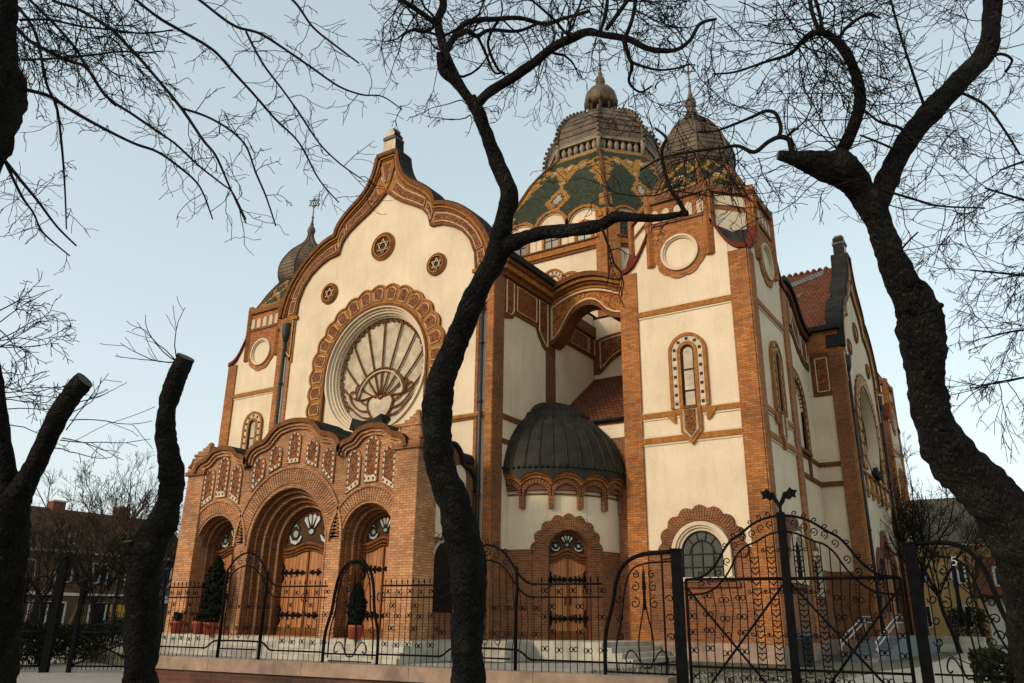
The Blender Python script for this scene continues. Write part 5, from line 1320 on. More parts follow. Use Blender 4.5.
def resample3(P, R, step):
    out, rr = [P[0]], [R[0]]
    for i in range(len(P)-1):
        l = (P[i+1]-P[i]).length; k = max(1, int(l/step))
        for j in range(1, k+1): out.append(P[i].lerp(P[i+1], j/k)); rr.append(R[i]+(R[i+1]-R[i])*j/k)
    return out, rr
def wander(p, d, L, r0, r1, segs, rnd, wob=.25, grav=0.):
    P = [p.copy()]; R = [r0]; d = d.normalized()
    for i in range(segs):
        d = (d+Vector((rnd.gauss(0, wob), rnd.gauss(0, wob), rnd.gauss(0, wob)+grav))).normalized()
        P.append(P[-1]+d*(L/segs)); R.append(r0+(r1-r0)*(i+1)/segs)
    return P, R
def twigs(mb, p, d, L, r, lvl, rnd, mat, grav=0., kids=(5, 5, 3), wob=.22, spread=.9, lenf=.5, rmin=.0035):
    segs = 7 if lvl > 0 else 4
    P, R = wander(p, d, L, r, max(rmin, r*.3), segs, rnd, wob, grav); mb.tube(P, R, mat, 5 if r > .012 else 3, True, cap=False)
    if lvl <= 0: return
    n = kids[min(lvl, len(kids)-1)]; n = max(1, int(n*rnd.uniform(.7, 1.3)))
    for i in range(n):
        f = rnd.uniform(.2, 1.0); k = min(int(f*segs), segs-1); q = P[k].lerp(P[k+1], f*segs-k); t = (P[k+1]-P[k]).normalized()
        o = Vector((rnd.gauss(0, 1), rnd.gauss(0, 1), rnd.gauss(0, 1))); o = (o-t*o.dot(t)).normalized()
        twigs(mb, q, t*rnd.uniform(.45, 1)+o*spread*rnd.uniform(.6, 1.1), L*lenf*rnd.uniform(.6, 1.25)*(1.1-.5*f), max(rmin, R[k]*.6), lvl-1, rnd, mat, grav, kids, wob, spread, lenf, rmin)
def side_twigs(mb, P, R, count, L, lvl, rnd, mat, f0=.1, f1=1., grav=0., r=None, cam_bias=None, **kw):
    for i in range(count):
        f = rnd.uniform(f0, f1)*(len(P)-1); k = min(int(f), len(P)-2); q = P[k].lerp(P[k+1], f-k); t = (P[k+1]-P[k]).normalized()
        o = Vector((rnd.gauss(0, 1), rnd.gauss(0, 1), rnd.gauss(0, 1)))
        if cam_bias is not None: o = o*.55+cam_bias
        o = (o-t*o.dot(t)*.7).normalized()
        twigs(mb, q, t*rnd.uniform(0, .6)+o, L*rnd.uniform(.5, 1.3), r or max(.005, min(R[k]*.4, .016)), lvl, rnd, mat, grav, **kw)
def street_tree(label, D, trunk, limbs, seed, amp=.12, group=None, cut=False, base=None):
    P, R = limb_path(trunk, D, 7); P, R = resample3(P, R, .035)
    b = P[0]; t = thing('street_tree', Vector((b.x, b.y, 0)), label, 'tree', group)
    mb = MB(); rough_tube(mb, P, R, M['bark'], 18, amp, seed, M['cut'] if cut else None); mb.build('trunk', t)
    out = [(P, R)]
    for L_ in limbs:
        c = L_[0] == 'cut'
        if c: L_ = L_[1:]
        p, r = limb_path(L_, D, 6); big = L_[0][2] > 4; p, r = resample3(p, r, .04 if big else .08)
        mb = MB(); rough_tube(mb, p, r, M['bark'] if big else M['twig'], 14 if big else 7, amp*.9 if big else .08, seed+3, M['cut'] if c else None); mb.build('limb', t); out.append((p, r))
    return t, out

# the tree in the middle
T3 = [(472, 800, 19), (470, 740, 18), (468, 683, 17), (468, 640, 16.5), (468, 600, 17), (467, 565, 18.5), (462, 535, 19), (455, 505, 16.5), (444, 480, 14.5), (438, 450, 14.5), (437, 420, 14.5), (438, 400, 15.5), (442, 378, 14), (453, 350, 12.5), (466, 318, 12), (480, 285, 11), (493, 262, 11), (500, 240, 10.5), (505, 215, 9), (509, 192, 9), (498, 165, 7.5), (487, 135, 7), (478, 112, 6.5), (470, 98, 6)]
L3 = [
 ['cut', (468, 98, 5), (455, 82, 5), (444, 72, 5.2), (441, 62, 4.5), (440, 53, 3.8)],
 [(474, 106, 5), (462, 88, 4.8), (450, 65, 4.5, .1), (442, 42, 4.2, .2), (438, 20, 4.2, .3), (443, 5, 4, .4), (440, -25, 3, .5)],
 [(476, 106, 5), (490, 92, 5.2, -.1), (512, 78, 5, -.3), (532, 64, 4.8, -.5), (552, 48, 4.6, -.7), (570, 39, 4.4, -.8), (588, 32, 4, -.9), (605, 35, 3.6, -1), (628, 39, 3.3, -1.1), (650, 49, 2.8, -1.2), (675, 50, 2.4, -1.2), (690, 40, 2, -1.2), (700, 24, 1.8, -1.1), (716, 19, 1.4, -1)],
 [(503, 250, 9), (512, 243, 8.5, -.1), (528, 237, 7, -.3), (550, 232, 6.8, -.5), (575, 230, 6.8, -.7), (600, 225, 6.2, -.9), (614, 217, 6.5, -1), (630, 217, 4.6, -1.1), (655, 218, 4, -1.2), (675, 215, 3.4, -1.3), (688, 213, 2.6, -1.3)],
 [(686, 214, 2.4, -1.3), (678, 200, 2.4, -1.3), (670, 188, 2.2, -1.3), (664, 168, 2.0, -1.3), (662, 150, 1.8, -1.3), (666, 138, 1.6, -1.3), (655, 128, 1.2, -1.2)],
 [(447, 50, 3.4, .2), (462, 26, 3, .4), (478, 20, 2.8, .5), (497, 19, 2.6, .7), (520, 18, 2.4, .8), (545, 24, 2.2, .9), (562, 19, 1.9, 1), (590, 11, 1.6, 1)],
 [(456, 36, 3.2, .2), (468, 31, 2.6, .4), (477, 36, 2.3, .5), (490, 30, 2, .7), (518, 31, 1.8, .8), (540, 22, 1.6, .8)],
 [(437, 24, 3, .3), (420, 12, 2.6, .2), (405, 2, 2.4, .1), (385, -10, 2.2, 0)],
 [(436, 25, 1.7, .3), (425, 32, 1.6, .2), (412, 30, 1.5, .1), (402, 36, 1.2, 0)],
 [(600, 32, 2.2, -1), (606, 12, 2, -1), (608, -12, 1.8, -1)],
 [(606, 30, 2.4, -1), (622, 8, 2.2, -1.1), (636, -12, 2, -1.2)],
 [(626, 36, 2.2, -1.1), (633, 16, 1.8, -1.1), (637, -10, 1.6, -1.1)],
 [(624, 38, 2.4, -1.1), (628, 55, 2, -1.1), (632, 66, 1.8, -1.1), (629, 82, 1.5, -1), (640, 92, 1.2, -1), (652, 86, 1, -1)],
 [(631, 62, 1.6, -1.1), (645, 67, 1.4, -1.1), (660, 70, 1.2, -1), (678, 68, 1, -1), (690, 64, .8, -1)],
 [(499, 19, 1.6, .7), (488, 42, 1.5, .7), (496, 66, 1.4, .6), (505, 75, 1, .6)],
 [(478, 37, 1.6, .5), (485, 52, 1.5, .5), (494, 72, 1.2, .4), (505, 72, .9, .4)],
]
t3, o3 = street_tree('tall bare pruned tree with an s-bent trunk and one long level bough, mid-picture', 8.5, T3, L3, 3, .13)
rnd = random.Random(31); mb = MB()
for i, (p, r) in enumerate(o3[1:]):
    if i in (0,): continue
    cnt = {1: 5, 2: 12, 3: 1, 4: 4, 5: 10, 6: 8, 7: 8, 8: 4, 9: 4, 10: 5, 11: 4, 12: 6, 13: 5, 14: 2, 15: 2}.get(i, 6)
    side_twigs(mb, p, r, cnt, .95, 2, rnd, M['twig'], .25 if i != 3 else .5, 1, -.02, None, None, kids=(4, 4, 5), wob=.3, rmin=.0032, spread=.75, lenf=.55)
for (x, y), n_ in (((462, 100), 2), ((466, 118), 2), ((520, 76), 3), ((545, 55), 4), ((498, 208), 1), ((455, 505), 1)):
    q = at(x, y, 8.5); 
    for _ in range(n_): twigs(mb, q, _R*rnd.uniform(-1, .4)+_U*rnd.uniform(-.9, .3)+_fw*rnd.gauss(0, .5), .5, .008, 2, rnd, M['twig'], -.05, kids=(3, 3, 4))
for _ in range(26):     # high twigs entering from above the picture
    q = at(rnd.uniform(385, 720), rnd.uniform(-40, 10), 8.5+rnd.uniform(-1.2, 1.2)); twigs(mb, q, _R*rnd.uniform(-1, 1)+_U*rnd.uniform(-.9, .25)+_fw*rnd.gauss(0, .4), .85, .008, 2, rnd, M['twig'], -.02, kids=(4, 4, 5), rmin=.003, spread=.75)
mb.build('crown', t3)

# the big leaning tree at right
T4 = [(1062, 860, 36), (1056, 760, 34), (1050, 683, 32), (1040, 610, 30), (1026, 555, 29.5), (1004, 515, 28), (978, 485, 25.5), (955, 458, 23), (938, 430, 20), (929, 400, 18), (924, 370, 18), (922, 345, 19.5), (920, 322, 22), (915, 303, 21), (903, 285, 15.5), (893, 262, 13.5), (883, 235, 13), (873, 212, 14)]
L4 = [
 ['cut', (874, 214, 13), (862, 192, 14), (850, 178, 16, -.03), (838, 168, 17.5, -.06), (824, 165, 15, -.1), (808, 161, 11, -.15), (793, 158, 7.5, -.2), (778, 155, 4.5, -.2)],
 [(874, 212, 12), (882, 190, 11.5, .1), (896, 160, 11, .2), (912, 136, 10.8, .3), (930, 113, 10.5, .4), (950, 91, 10, .5), (970, 71, 9.5, .6), (984, 55, 9.5, .7), (990, 38, 9, .7), (992, 15, 8.5, .8), (994, -30, 8, .8)],
 [(838, 166, 5.5, -.05), (842, 152, 6), (847, 141, 5.8), (855, 122, 5.6), (860, 100, 5.6), (857, 78, 5.4), (850, 60, 5), (838, 42, 4.5), (824, 33, 3.8), (812, 34, 3.2), (800, 44, 2.4), (790, 54, 1.8), (765, 62, 1.4), (735, 72, 1), (712, 74, .8)],
 [(793, 157, 3.2), (791, 146, 3), (788, 139, 2.8), (779, 137, 2.6), (768, 142, 2.3), (754, 152, 2.2), (738, 146, 1.9), (720, 148, 1.6), (690, 152, 1.4), (662, 158, 1.2), (640, 170, .9)],
 [(778, 138, 2.2), (781, 128, 2), (776, 114, 1.9), (766, 111, 1.8), (752, 117, 1.6), (735, 124, 1.4), (715, 131, 1.2), (698, 132, 1)],
 [(820, 33, 2.4), (812, 12, 2.2), (808, -14, 2)], [(822, 33, 2.4), (820, 15, 2), (812, -10, 1.8)],
 [(838, 42, 2, .1), (846, 28, 1.7, .3), (866, 15, 1.5, .4), (880, 18, 1.2, .5)],
 [(912, 140, 1.7, .2), (900, 128, 1.6, 0), (880, 122, 1.3, -.2), (862, 108, 1, -.3)], [(928, 116, 1.6, .4), (918, 88, 1.4, .3), (902, 40, 1.2, .2), (888, -10, 1, .1)],
 [(905, 155, 1.5, .2), (885, 145, 1.2, 0), (860, 135, .9, -.2)], [(882, 190, 1.4), (910, 198, 1.3, -.2), (940, 206, 1.1, -.3), (985, 208, .8, -.4)],
 [(985, 60, 1.6, .6), (1000, 54, 1.5, .6), (1012, 60, 1.3, .6), (1005, 72, 1, .6)], [(960, 92, 1.5, .5), (985, 105, 1.4, .4), (1003, 128, 1.2, .3), (1020, 155, 1, .3)],
 [(893, 262, 1.2), (905, 245, 1, -.2), (918, 232, .8, -.3)],
]
t4, o4 = street_tree('thick dark tree leaning in from the right edge, trunk swollen by a burl', 6.8, T4, L4, 9, .15)
rnd = random.Random(44); mb = MB()
for i, (p, r) in enumerate(o4[1:]):
    cnt = {0: 7, 1: 12, 2: 14, 3: 9, 4: 7, 5: 5, 6: 5, 7: 7, 8: 6, 9: 8, 10: 5, 11: 6, 12: 5, 13: 6, 14: 2}.get(i, 5)
    side_twigs(mb, p, r, cnt, .85, 2, rnd, M['twig'], .2 if i not in (0,) else .05, 1, 0, .0065 if i < 3 else None, None, kids=(4, 4, 5), wob=.28, rmin=.0026, spread=.75, lenf=.55)
for (x, y) in ((838, 150), (845, 140), (852, 120), (838, 148), (846, 138)):      # whip-like shoots fanning from the pollard head
    for _ in range(2):
        twigs(mb, at(x, y, 6.8), _R*rnd.uniform(-1, 1)+_U*rnd.uniform(-.1, 1)+_fw*rnd.gauss(0, .5), .95, .007, 1, rnd, M['twig'], .03, kids=(3, 5, 4), wob=.14, rmin=.003)
for (x, y) in ((820, 36), (810, 38), (798, 46)):
    for _ in range(6):
        twigs(mb, at(x, y, 6.8), _R*rnd.uniform(-1, .9)+_U*rnd.uniform(-1, .5)+_fw*rnd.gauss(0, .6), .85, .007, 2, rnd, M['twig'], -.05, kids=(3, 4, 4), wob=.12, rmin=.0034)
for _ in range(18):
    q = at(rnd.uniform(730, 960), rnd.uniform(-30, 8), 6.8+rnd.uniform(-.8, 1)); twigs(mb, q, _R*rnd.uniform(-1, 1)+_U*rnd.uniform(-.9, .2)+_fw*rnd.gauss(0, .4), .75, .006, 2, rnd, M['twig'], -.02, kids=(4, 4, 5), rmin=.0026, spread=.75)
for _ in range(10):
    q = at(rnd.uniform(690, 760), rnd.uniform(140, 158), 6.8); twigs(mb, q, _R*rnd.uniform(-.6, .6)+_U*rnd.uniform(-1, -.3), .5, .006, 2, rnd, M['twig'], -.12, kids=(4, 3, 4), rmin=.0032)
mb.build('crown', t4)
mb = MB(); rb = random.Random(8)    # knobbly growth on the burl
for _ in range(60):
    f = rb.uniform(0, 1); c = at(918+rb.gauss(4, 9), 312+rb.gauss(0, 13), 6.8-.14+abs(rb.gauss(0, .05))); mb.ball(c+_R*rb.gauss(0, .02), rb.uniform(.012, .035), M['bark'], 6)
mb.build('burl_growth', t4)

# the cut-back tree on the left, its top sawn off
T2 = [(140, 800, 22), (140, 740, 19), (140, 683, 17), (141, 640, 16), (142, 605, 15.5), (143, 575, 16), (147, 553, 18.5), (158, 530, 15), (168, 508, 12.5), (172, 488, 12), (171, 468, 11.5), (167, 450, 10.5), (165, 428, 9.2), (167, 408, 9), (172, 390, 9.3), (178, 373, 9.5), (186, 357, 9)]
t2, o2 = street_tree('pollarded tree with a knuckled trunk sawn off flat, left of the arched porch', 8.6, T2, [['cut', (146, 560, 15), (136, 556, 14, -.05), (130, 548, 9, -.1), (129, 541, 6, -.1)]], 17, .14, None, True)
rnd = random.Random(5); mb = MB()
for d_ in ((-1, .25), (-.9, .55), (-.7, 1), (-1, -.1), (-.2, 1)):
    twigs(mb, at(177, 362, 8.6), _R*d_[0]+_U*d_[1]+_fw*rnd.gauss(0, .2), .62, .008, 1, rnd, M['twig'], .05, kids=(2, 3, 2), wob=.14)
mb.build('crown', t2)

# the forked tree at the left edge
T1 = [(-14, 800, 26), (-10, 740, 25), (-7, 683, 23), (-3, 620, 22), (2, 560, 21), (8, 520, 21), (14, 496, 18)]
L1 = [['cut', (14, 500, 15), (26, 480, 11, -.05), (38, 460, 10, -.1), (50, 433, 9.8, -.15), (64, 407, 9.8, -.2), (78, 387, 9.8, -.25), (85, 380, 9.3, -.25)],
      [(10, 505, 14), (6, 470, 10), (0, 430, 8.5), (-4, 390, 7.5), (-12, 340, 6.5), (-24, 280, 5)]]
t1, o1 = street_tree('forked bare tree at the left edge with one limb sawn off short', 8.2, T1, L1, 23, .13)
rnd = random.Random(71); mb = MB()
for (x, y), a in (((78, 402), (1, .35)), ((70, 420), (1, .1)), ((62, 438), (1, -.15)), ((66, 430), (.9, .7)), ((60, 440), (1, -.1)), ((55, 448), (1, -.3)), ((72, 412), (1, .5))):
    twigs(mb, at(x, y, 8.1), _R*a[0]+_U*a[1]+_fw*rnd.gauss(0, .3), rnd.uniform(.5, .9), .007, 1, rnd, M['twig'], 0, kids=(2, 3, 2), wob=.12)
for i in range(15):
    x, y = rnd.uniform(-14, 2), rnd.uniform(310, 440); twigs(mb, at(x, y, 8.2+rnd.uniform(0, 1)), _R*1.0+_U*rnd.uniform(-.5, .75)+_fw*rnd.gauss(0, .3), .75, .008, 2, rnd, M['twig'], -.02, kids=(4, 4, 6), wob=.15, rmin=.0038)
mb.build('crown', t1)

# the nearest tree: its trunk just cuts the left edge, its long shoots sweep down across the sky
T0 = [(-90, 1100, 44), (-80, 900, 40), (-84, 683, 36), (-72, 400, 32), (-58, 260, 29), (-28, 156, 25), (-13, 130, 24), (-4, 97, 27), (-7, 50, 21), (-7, 0, 20), (-10, -60, 19), (-20, -120, 17)]
def sweep(pts): return [(x/3.009, y/3.009, w, d) for x, y, w, d in pts]
SW = [
 [(120, -60, 1.6), (160, 0, 1.5), (230, 25, 1.5), (330, 85, 1.5), (400, 155, 1.5), (450, 210, 1.4), (545, 325, 1.3), (610, 420, 1.2), (650, 470, 1.1), (690, 560, .9), (740, 670, .7)],
 [(545, 325, 1.1), (620, 350, 1), (690, 390, 1), (740, 440, .9), (770, 520, .9), (800, 590, .8), (830, 680, .6)],
 [(20, 50, 1.8), (60, 95, 1.7), (100, 130, 1.6), (200, 180, 1.5), (260, 205, 1.4), (320, 290, 1.3), (400, 345, 1.2), (480, 400, 1.1), (530, 435, 1), (600, 500, .9), (670, 555, .8), (700, 580, .8), (740, 660, .6)],
 [(40, 255, 1.8), (80, 270, 1.7), (150, 290, 1.6), (220, 335, 1.5), (300, 380, 1.4), (400, 430, 1.3), (470, 455, 1.2), (530, 495, 1.1), (600, 560, .8), (640, 660, .6)],
 [(350, -60, 1.5), (410, 0, 1.4), (480, 55, 1.4), (540, 90, 1.4), (640, 150, 1.3), (700, 215, 1.2), (760, 280, 1.1), (830, 360, 1), (900, 430, .9), (960, 540, .7), (1020, 610, .6)],
 [(540, -40, 1.4), (600, 0, 1.3), (700, 75, 1.2), (780, 100, 1.2), (860, 150, 1.1), (940, 205, 1), (1020, 260, .9), (1090, 285, .8), (1150, 290, .6), (1210, 330, .5)],
 [(740, 95, 1), (790, 190, 1), (850, 270, .9), (900, 340, .9), (960, 430, .8), (1020, 490, .7), (1090, 540, .5)],
 [(30, 0, 1.5), (70, 40, 1.4), (110, 110, 1.3), (140, 250, 1.2), (170, 320, 1.1), (185, 430, 1), (195, 560, .8), (200, 690, .6)],
 [(-10, 460, 1.8), (20, 490, 1.6), (60, 540, 1.4), (110, 600, 1.2), (170, 680, 1), (230, 740, .7)],
 [(80, -10, 1.3), (130, 40, 1.3), (180, 90, 1.2), (230, 150, 1.2), (260, 200, 1.1), (320, 290, 1), (350, 320, .8)],
 [(830, -40, 1.1), (890, 10, 1.1), (940, 80, 1), (1000, 130, .9), (1080, 190, .7)], [(-10, 430, 1.4), (60, 580, 1.2), (100, 640, 1), (130, 700, .8), (210, 770, .6)],
 [(60, 60, 1.1), (150, 60, 1), (250, 80, .9), (340, 90, .9), (430, 100, .8), (520, 90, .6)], [(70, 180, 1.1), (180, 175, 1), (280, 165, .9), (370, 155, .8), (470, 160, .6)],
]
rnd = random.Random(99)
SWp = []
for s_ in SW:
    d0 = rnd.uniform(-.4, .6); dd = rnd.uniform(-.7, .7); SWp.append(sweep([(x, y, w*1.15, d0+dd*i/len(s_)) for i, (x, y, w) in enumerate(s_)]))
t0, o0 = street_tree('dark trunk cutting the left edge of the picture, long bare shoots sweeping down from it', 6.2, T0, SWp, 41, .14)
mb = MB()
for p, r in o0[1:]:
    L = sum((p[i+1]-p[i]).length for i in range(len(p)-1))
    side_twigs(mb, p, r, int(L*9), .36, 1, rnd, M['twig'], .0, 1, -.03, .0038, None, kids=(2, 4, 3), wob=.27, rmin=.0024)
for _ in range(75):
    q = at(rnd.uniform(-5, 130), rnd.uniform(-20, 60), 6.2+rnd.uniform(-.4, 1)); twigs(mb, q, _R*rnd.uniform(-.1, 1)+_U*rnd.uniform(-1, .2)+_fw*rnd.gauss(0, .3), .5, .005, 2, rnd, M['twig'], -.03, kids=(3, 3, 4), wob=.14, rmin=.0028)
mb.build('crown', t0)

# fine drooping crown reaching in from the right edge
T5 = [(1230, 860, 24), (1215, 620, 22), (1190, 400, 18), (1160, 260, 12), (1130, 160, 8), (1110, 90, 5)]
L5 = [[(1170, 290, 7), (1120, 240, 4, -.3), (1070, 210, 2.4, -.5), (1025, 200, 1.4, -.6), (985, 188, .9, -.7)], [(1180, 350, 6), (1120, 300, 3.5, .3), (1070, 280, 2, .4), (1020, 275, 1.2, .5), (970, 270, .8, .6)], [(1190, 420, 5), (1130, 350, 3, .2), (1075, 335, 2, .2), (1025, 330, 1.2, .2), (985, 338, .8, .2)], [(1190, 440, 4), (1120, 390, 2.5), (1060, 375, 1.6), (1010, 380, 1), (975, 388, .7)], [(1160, 250, 4), (1090, 180, 2.5), (1040, 160, 1.6), (1000, 170, .9)]]
t5, o5 = street_tree('bare tree off the right edge, fine drooping sprays of twigs showing against the sky', 11, T5, L5, 51, .1)
rnd = random.Random(12); mb = MB()
for p, r in o5[1:]: side_twigs(mb, p, r, 17, .95, 2, rnd, M['twig'], .35, 1, -.04, .008, _R*-1.0+_U*-.2, kids=(4, 4, 6), wob=.1, rmin=.0042, spread=.6)
mb.build('crown', t5)

# bare trees beyond, left and right
def bare_tree(x, y, z, H, label, group, seed, mat=None, spread=.55, kids=(3, 5, 6, 7)):
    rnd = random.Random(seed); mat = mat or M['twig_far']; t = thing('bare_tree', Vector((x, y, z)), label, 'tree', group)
    mb = MB(); P, R = wander(Vector((x, y, z)), Vector((rnd.gauss(0, .08), rnd.gauss(0, .08), 1)), H*.36, H*.016, H*.011, 6, rnd, .07); mb.tube(P, R, mat, 8); mb.build('trunk', t)
    mb = MB(); n = 8
    for i in range(n):
        a = 2*PI*i/n+rnd.uniform(-.4, .4); q = P[-1].lerp(P[-2], rnd.random()*1.0)
        twigs(mb, q, Vector((math.cos(a)*spread, math.sin(a)*spread, rnd.uniform(.7, 1.2))), H*.5*rnd.uniform(.8, 1.25), H*.0062, 3, rnd, mat, .06, kids=kids, wob=.13, spread=.7, lenf=.52, rmin=H*.0009)
    mb.build('crown', t); return t
GL = 'bare trees in front of the brown building'
for i, (px, D, top, lab) in enumerate(((62, 42, 438, 'round-headed bare tree before the brown roof, left of the pair'), (112, 46, 455, 'bare tree before the brown roof, right of the pair'), (22, 40, 490, 'small bare tree before the windows at the far left'), (150, 50, 485, 'bare tree before the brown building, half behind the pruned trunk'), (90, 38, 515, 'low dark bare tree in front of the shop windows'), (40, 36, 500, 'dark bare tree rising over the cross-braced gate, left of its tallest post'), (128, 40, 505, 'dark bare tree close to the pruned trunk, over the cross-braced gate'))):
    b = at(px, 640, D); topz = at(px, top, D).z; bare_tree(b.x, b.y, -.02, topz+.2, lab, GL, 60+i, None if i < 4 else M['twig'])
GR = 'bare trees beside the yellow house'
for i, (px, D, top, lab) in enumerate(((928, 44, 440, 'slender bare tree close to the church corner, before the yellow wall'), (958, 40, 480, 'dark-trunked bare tree in the middle of the gap, before the yellow wall'), (912, 50, 465, 'thin bare tree nearest the church wall'), (985, 55, 500, 'bare tree before the red-tiled little house'))):
    b = at(px, 640, D); topz = at(px, top, D).z; bare_tree(b.x, b.y, .4, topz-.4, lab, GR, 80+i, M['twig'] if i < 3 else None, .4)
# ------------------------------------------------------------------ neighbouring houses
M['rend_b'] = stucco('brown_render', (.10, .062, .038)); M['rend_y'] = stucco('yellow_render', (.34, .225, .085)); M['rend_w'] = stucco('white_render', (.55, .53, .46))
M['roof_b'] = tiles('brown_roof', (.11, .055, .035), (.075, .038, .025), .25, .2, .8); M['roof_g'] = tiles('grey_brown_roof', (.15, .125, .09), (.11, .095, .07), .25, .2, .85)
M['frame_w'] = plain('white_window_frame', (.42, .40, .36), .6, .1)
def house_window(parent, fr, a, z0, w, h, name='window'):
    mb = MB(); mb.box(fr, a-w/2, a+w/2, z0, z0+h, -.05, .03, M['glass_dark']); ww = mb.build(name, parent)
    mb = MB(); t = .09
    for a0, a1, b0, b1 in ((a-w/2-t, a-w/2+t, z0, z0+h), (a+w/2-t, a+w/2+t, z0, z0+h), (a-t, a+t, z0+.001, z0+h-.001), (a-w/2-t, a+w/2+t, z0-t, z0+t*.6), (a-w/2-t, a+w/2+t, z0+h-t*.6, z0+h+t)): mb.box(fr, a0, a1, b0, b1, 0, .09 if a0 != a-t else .08, M['frame_w'])
    mb.build('window_frame', ww)
FB = F((-75, 40, 0), Y1, (1, 0, 0))
bb = thing('apartment_building', (-75, 40, 0), 'long brown building with a steep tiled roof and white windows, across the street at left', 'building')
mb = MB(); mb.box(FB, -22, 14, -.02, 7.3, -10, 0, M['rend_b']); mb.box(FB, -22.2, 14.2, 7.0, 7.35, -10.2, .3, M['rend_w']); mb.box(FB, -22, 14, 3.3, 3.55, -.1, .12, M['rend_w']); mb.build('wall', bb)
mb = MB(); P = [FB.p(-22.4, 7.3, .5), FB.p(14.4, 7.3, .5), FB.p(14.4, 11.4, -5), FB.p(-22.4, 11.4, -5), FB.p(-22.4, 7.3, -10.5), FB.p(14.4, 7.3, -10.5)]
mb.idx(P, [(0, 1, 2, 3), (3, 2, 5, 4), (0, 3, 4), (1, 5, 2)], M['roof_b']); rf = mb.build('roof', bb)
for a, h in ((-14, 12.1), (-3, 12.4), (2.2, 12.0), (9, 12.2)):
    mb = MB(); mb.box(FB, a-.6, a+.6, 10.2, h, -5.5, -4.4, M['brick_d']); mb.box(FB, a-.7, a+.7, h, h+.15, -5.6, -4.3, M['rend_w']); mb.build('chimney', rf)
for a in (-19, -15.6, -12.2, -8.8, -5.4, -2.0, 1.4, 4.8, 8.2, 11.6):
    house_window(bb, FB, a, 4.5, 1.5, 1.7)
    mb = MB(); d = F((-75, 40+a, 0), Y1, (1, 0, 0))
    if int(a*10) % 4 != 0:
        mb.box(d, -.75, .75, 7.6, 8.9, -1.8, -.25, M['rend_b']); mb.prism(d, [(.9, 8.9), (0, 9.6), (-.9, 8.9)], -2.2, -.15, M['roof_b'])
        dm = mb.build('dormer', bb); mb = MB(); mb.box(d, -.5, .5, 7.8, 8.75, -.3, -.2, M['glass_dark'])
        for q in (-.5, 0, .5): mb.box(d, q-.08, q+.08, 7.75, 8.8, -.25, -.14, M['frame_w'])
        mb.build('dormer_window', dm)
for a in (-16, -10.5, -5, .5, 6): house_window(bb, FB, a, .7, 3.2, 2.0, 'shop_window')
mb = MB(); mb.box(FB, 6.4, 8.4, 1.55, 2.75, .02, .14, plain('yellow_sign_paint', (.5, .26, .02), .5, .1)); mb.build('yellow_sign', bb)
mb = MB(); mb.box(FB, 8.0, 12.6, 2.85, 3.2, .0, .9, M['frame_w']); mb.build('shop_fascia', bb)
# right: yellow house, its taller gable, the little white house
FY = F((-4, 90, 0), X1, (0, -1, 0))
hy = thing('yellow_house', (-5, 90, .4), 'yellow rendered house with a wide grey-brown roof, behind the bare trees at right', 'house')
mb = MB(); mb.box(FY, -22, 3.0, .38, 9.4, -10, 0, M['rend_y']); mb.box(FY, -22.1, 3.1, 9.0, 9.4, -10, .25, M['rend_w']); mb.build('wall', hy)
mb = MB(); P = [FY.p(-22.5, 9.35, .6), FY.p(3.4, 9.35, .6), FY.p(3.4, 14.3, -5), FY.p(-22.5, 14.3, -5), FY.p(-22.5, 9.35, -10.6), FY.p(3.4, 9.35, -10.6)]
mb.idx(P, [(0, 1, 2, 3), (3, 2, 5, 4), (0, 3, 4), (1, 5, 2)], M['roof_g']); mb.build('roof', hy)
for a in (-10, -6.6, -3.2, .2): house_window(hy, FY, a, 5.6, 1.2, 1.9); house_window(hy, FY, a, 1.6, 1.2, 1.9)
h2 = thing('gabled_house', (3, 88, .4), 'taller yellow house wall rising behind the red-tiled little house', 'house')
mb = MB(); g2 = F((3.5, 87.5, 0), X1, (0, -1, 0)); mb.prism(g2, [(6, .38), (6, 11.5), (0, 14.6), (-5.2, 12.4), (-5.2, .38)], -9, 0, M['rend_y'], side=M['rend_y'], back=True); mb.build('wall', h2)
mb = MB(); mb.idx([g2.p(6.4, 11.4, .4), g2.p(0, 14.8, .4), g2.p(0, 14.8, -9.4), g2.p(6.4, 11.4, -9.4), g2.p(-5.5, 12.4, .4), g2.p(-5.5, 12.4, -9.4)], [(0, 1, 2, 3), (1, 4, 5, 2)], M['roof_g']); mb.build('roof', h2)
for a in (-2.5, 1.5): house_window(h2, g2, a, 8.6, 1.1, 1.8)
h3 = thing('small_house', (1, 74, .4), 'little white house under a low red-tiled roof, right of the bare trees', 'house')
g3 = F((0, 74, 0), X1, (0, -1, 0)); mb = MB(); mb.box(g3, -4.3, 9, .38, 4.1, -6, 0, M['rend_w']); mb.build('wall', h3)
mb = MB(); P = [g3.p(-5.2, 3.95, .7), g3.p(9.5, 3.95, .7), g3.p(9.5, 7.0, -3), g3.p(-4.6, 7.0, -3), g3.p(-5.2, 3.95, -6.7), g3.p(9.5, 3.95, -6.7)]
mb.idx(P, [(0, 1, 2, 3), (3, 2, 5, 4), (0, 3, 4), (1, 5, 2)], M['t_red']); mb.box(g3, -5.2, 9.5, 3.75, 3.95, .55, .72, M['lead']); mb.build('roof', h3)
house_window(h3, g3, -3.0, 4.7, .9, 1.3, 'dormer_window')
for a in (-2.4, 1.6): house_window(h3, g3, a, 1.7, 1.0, 1.5)

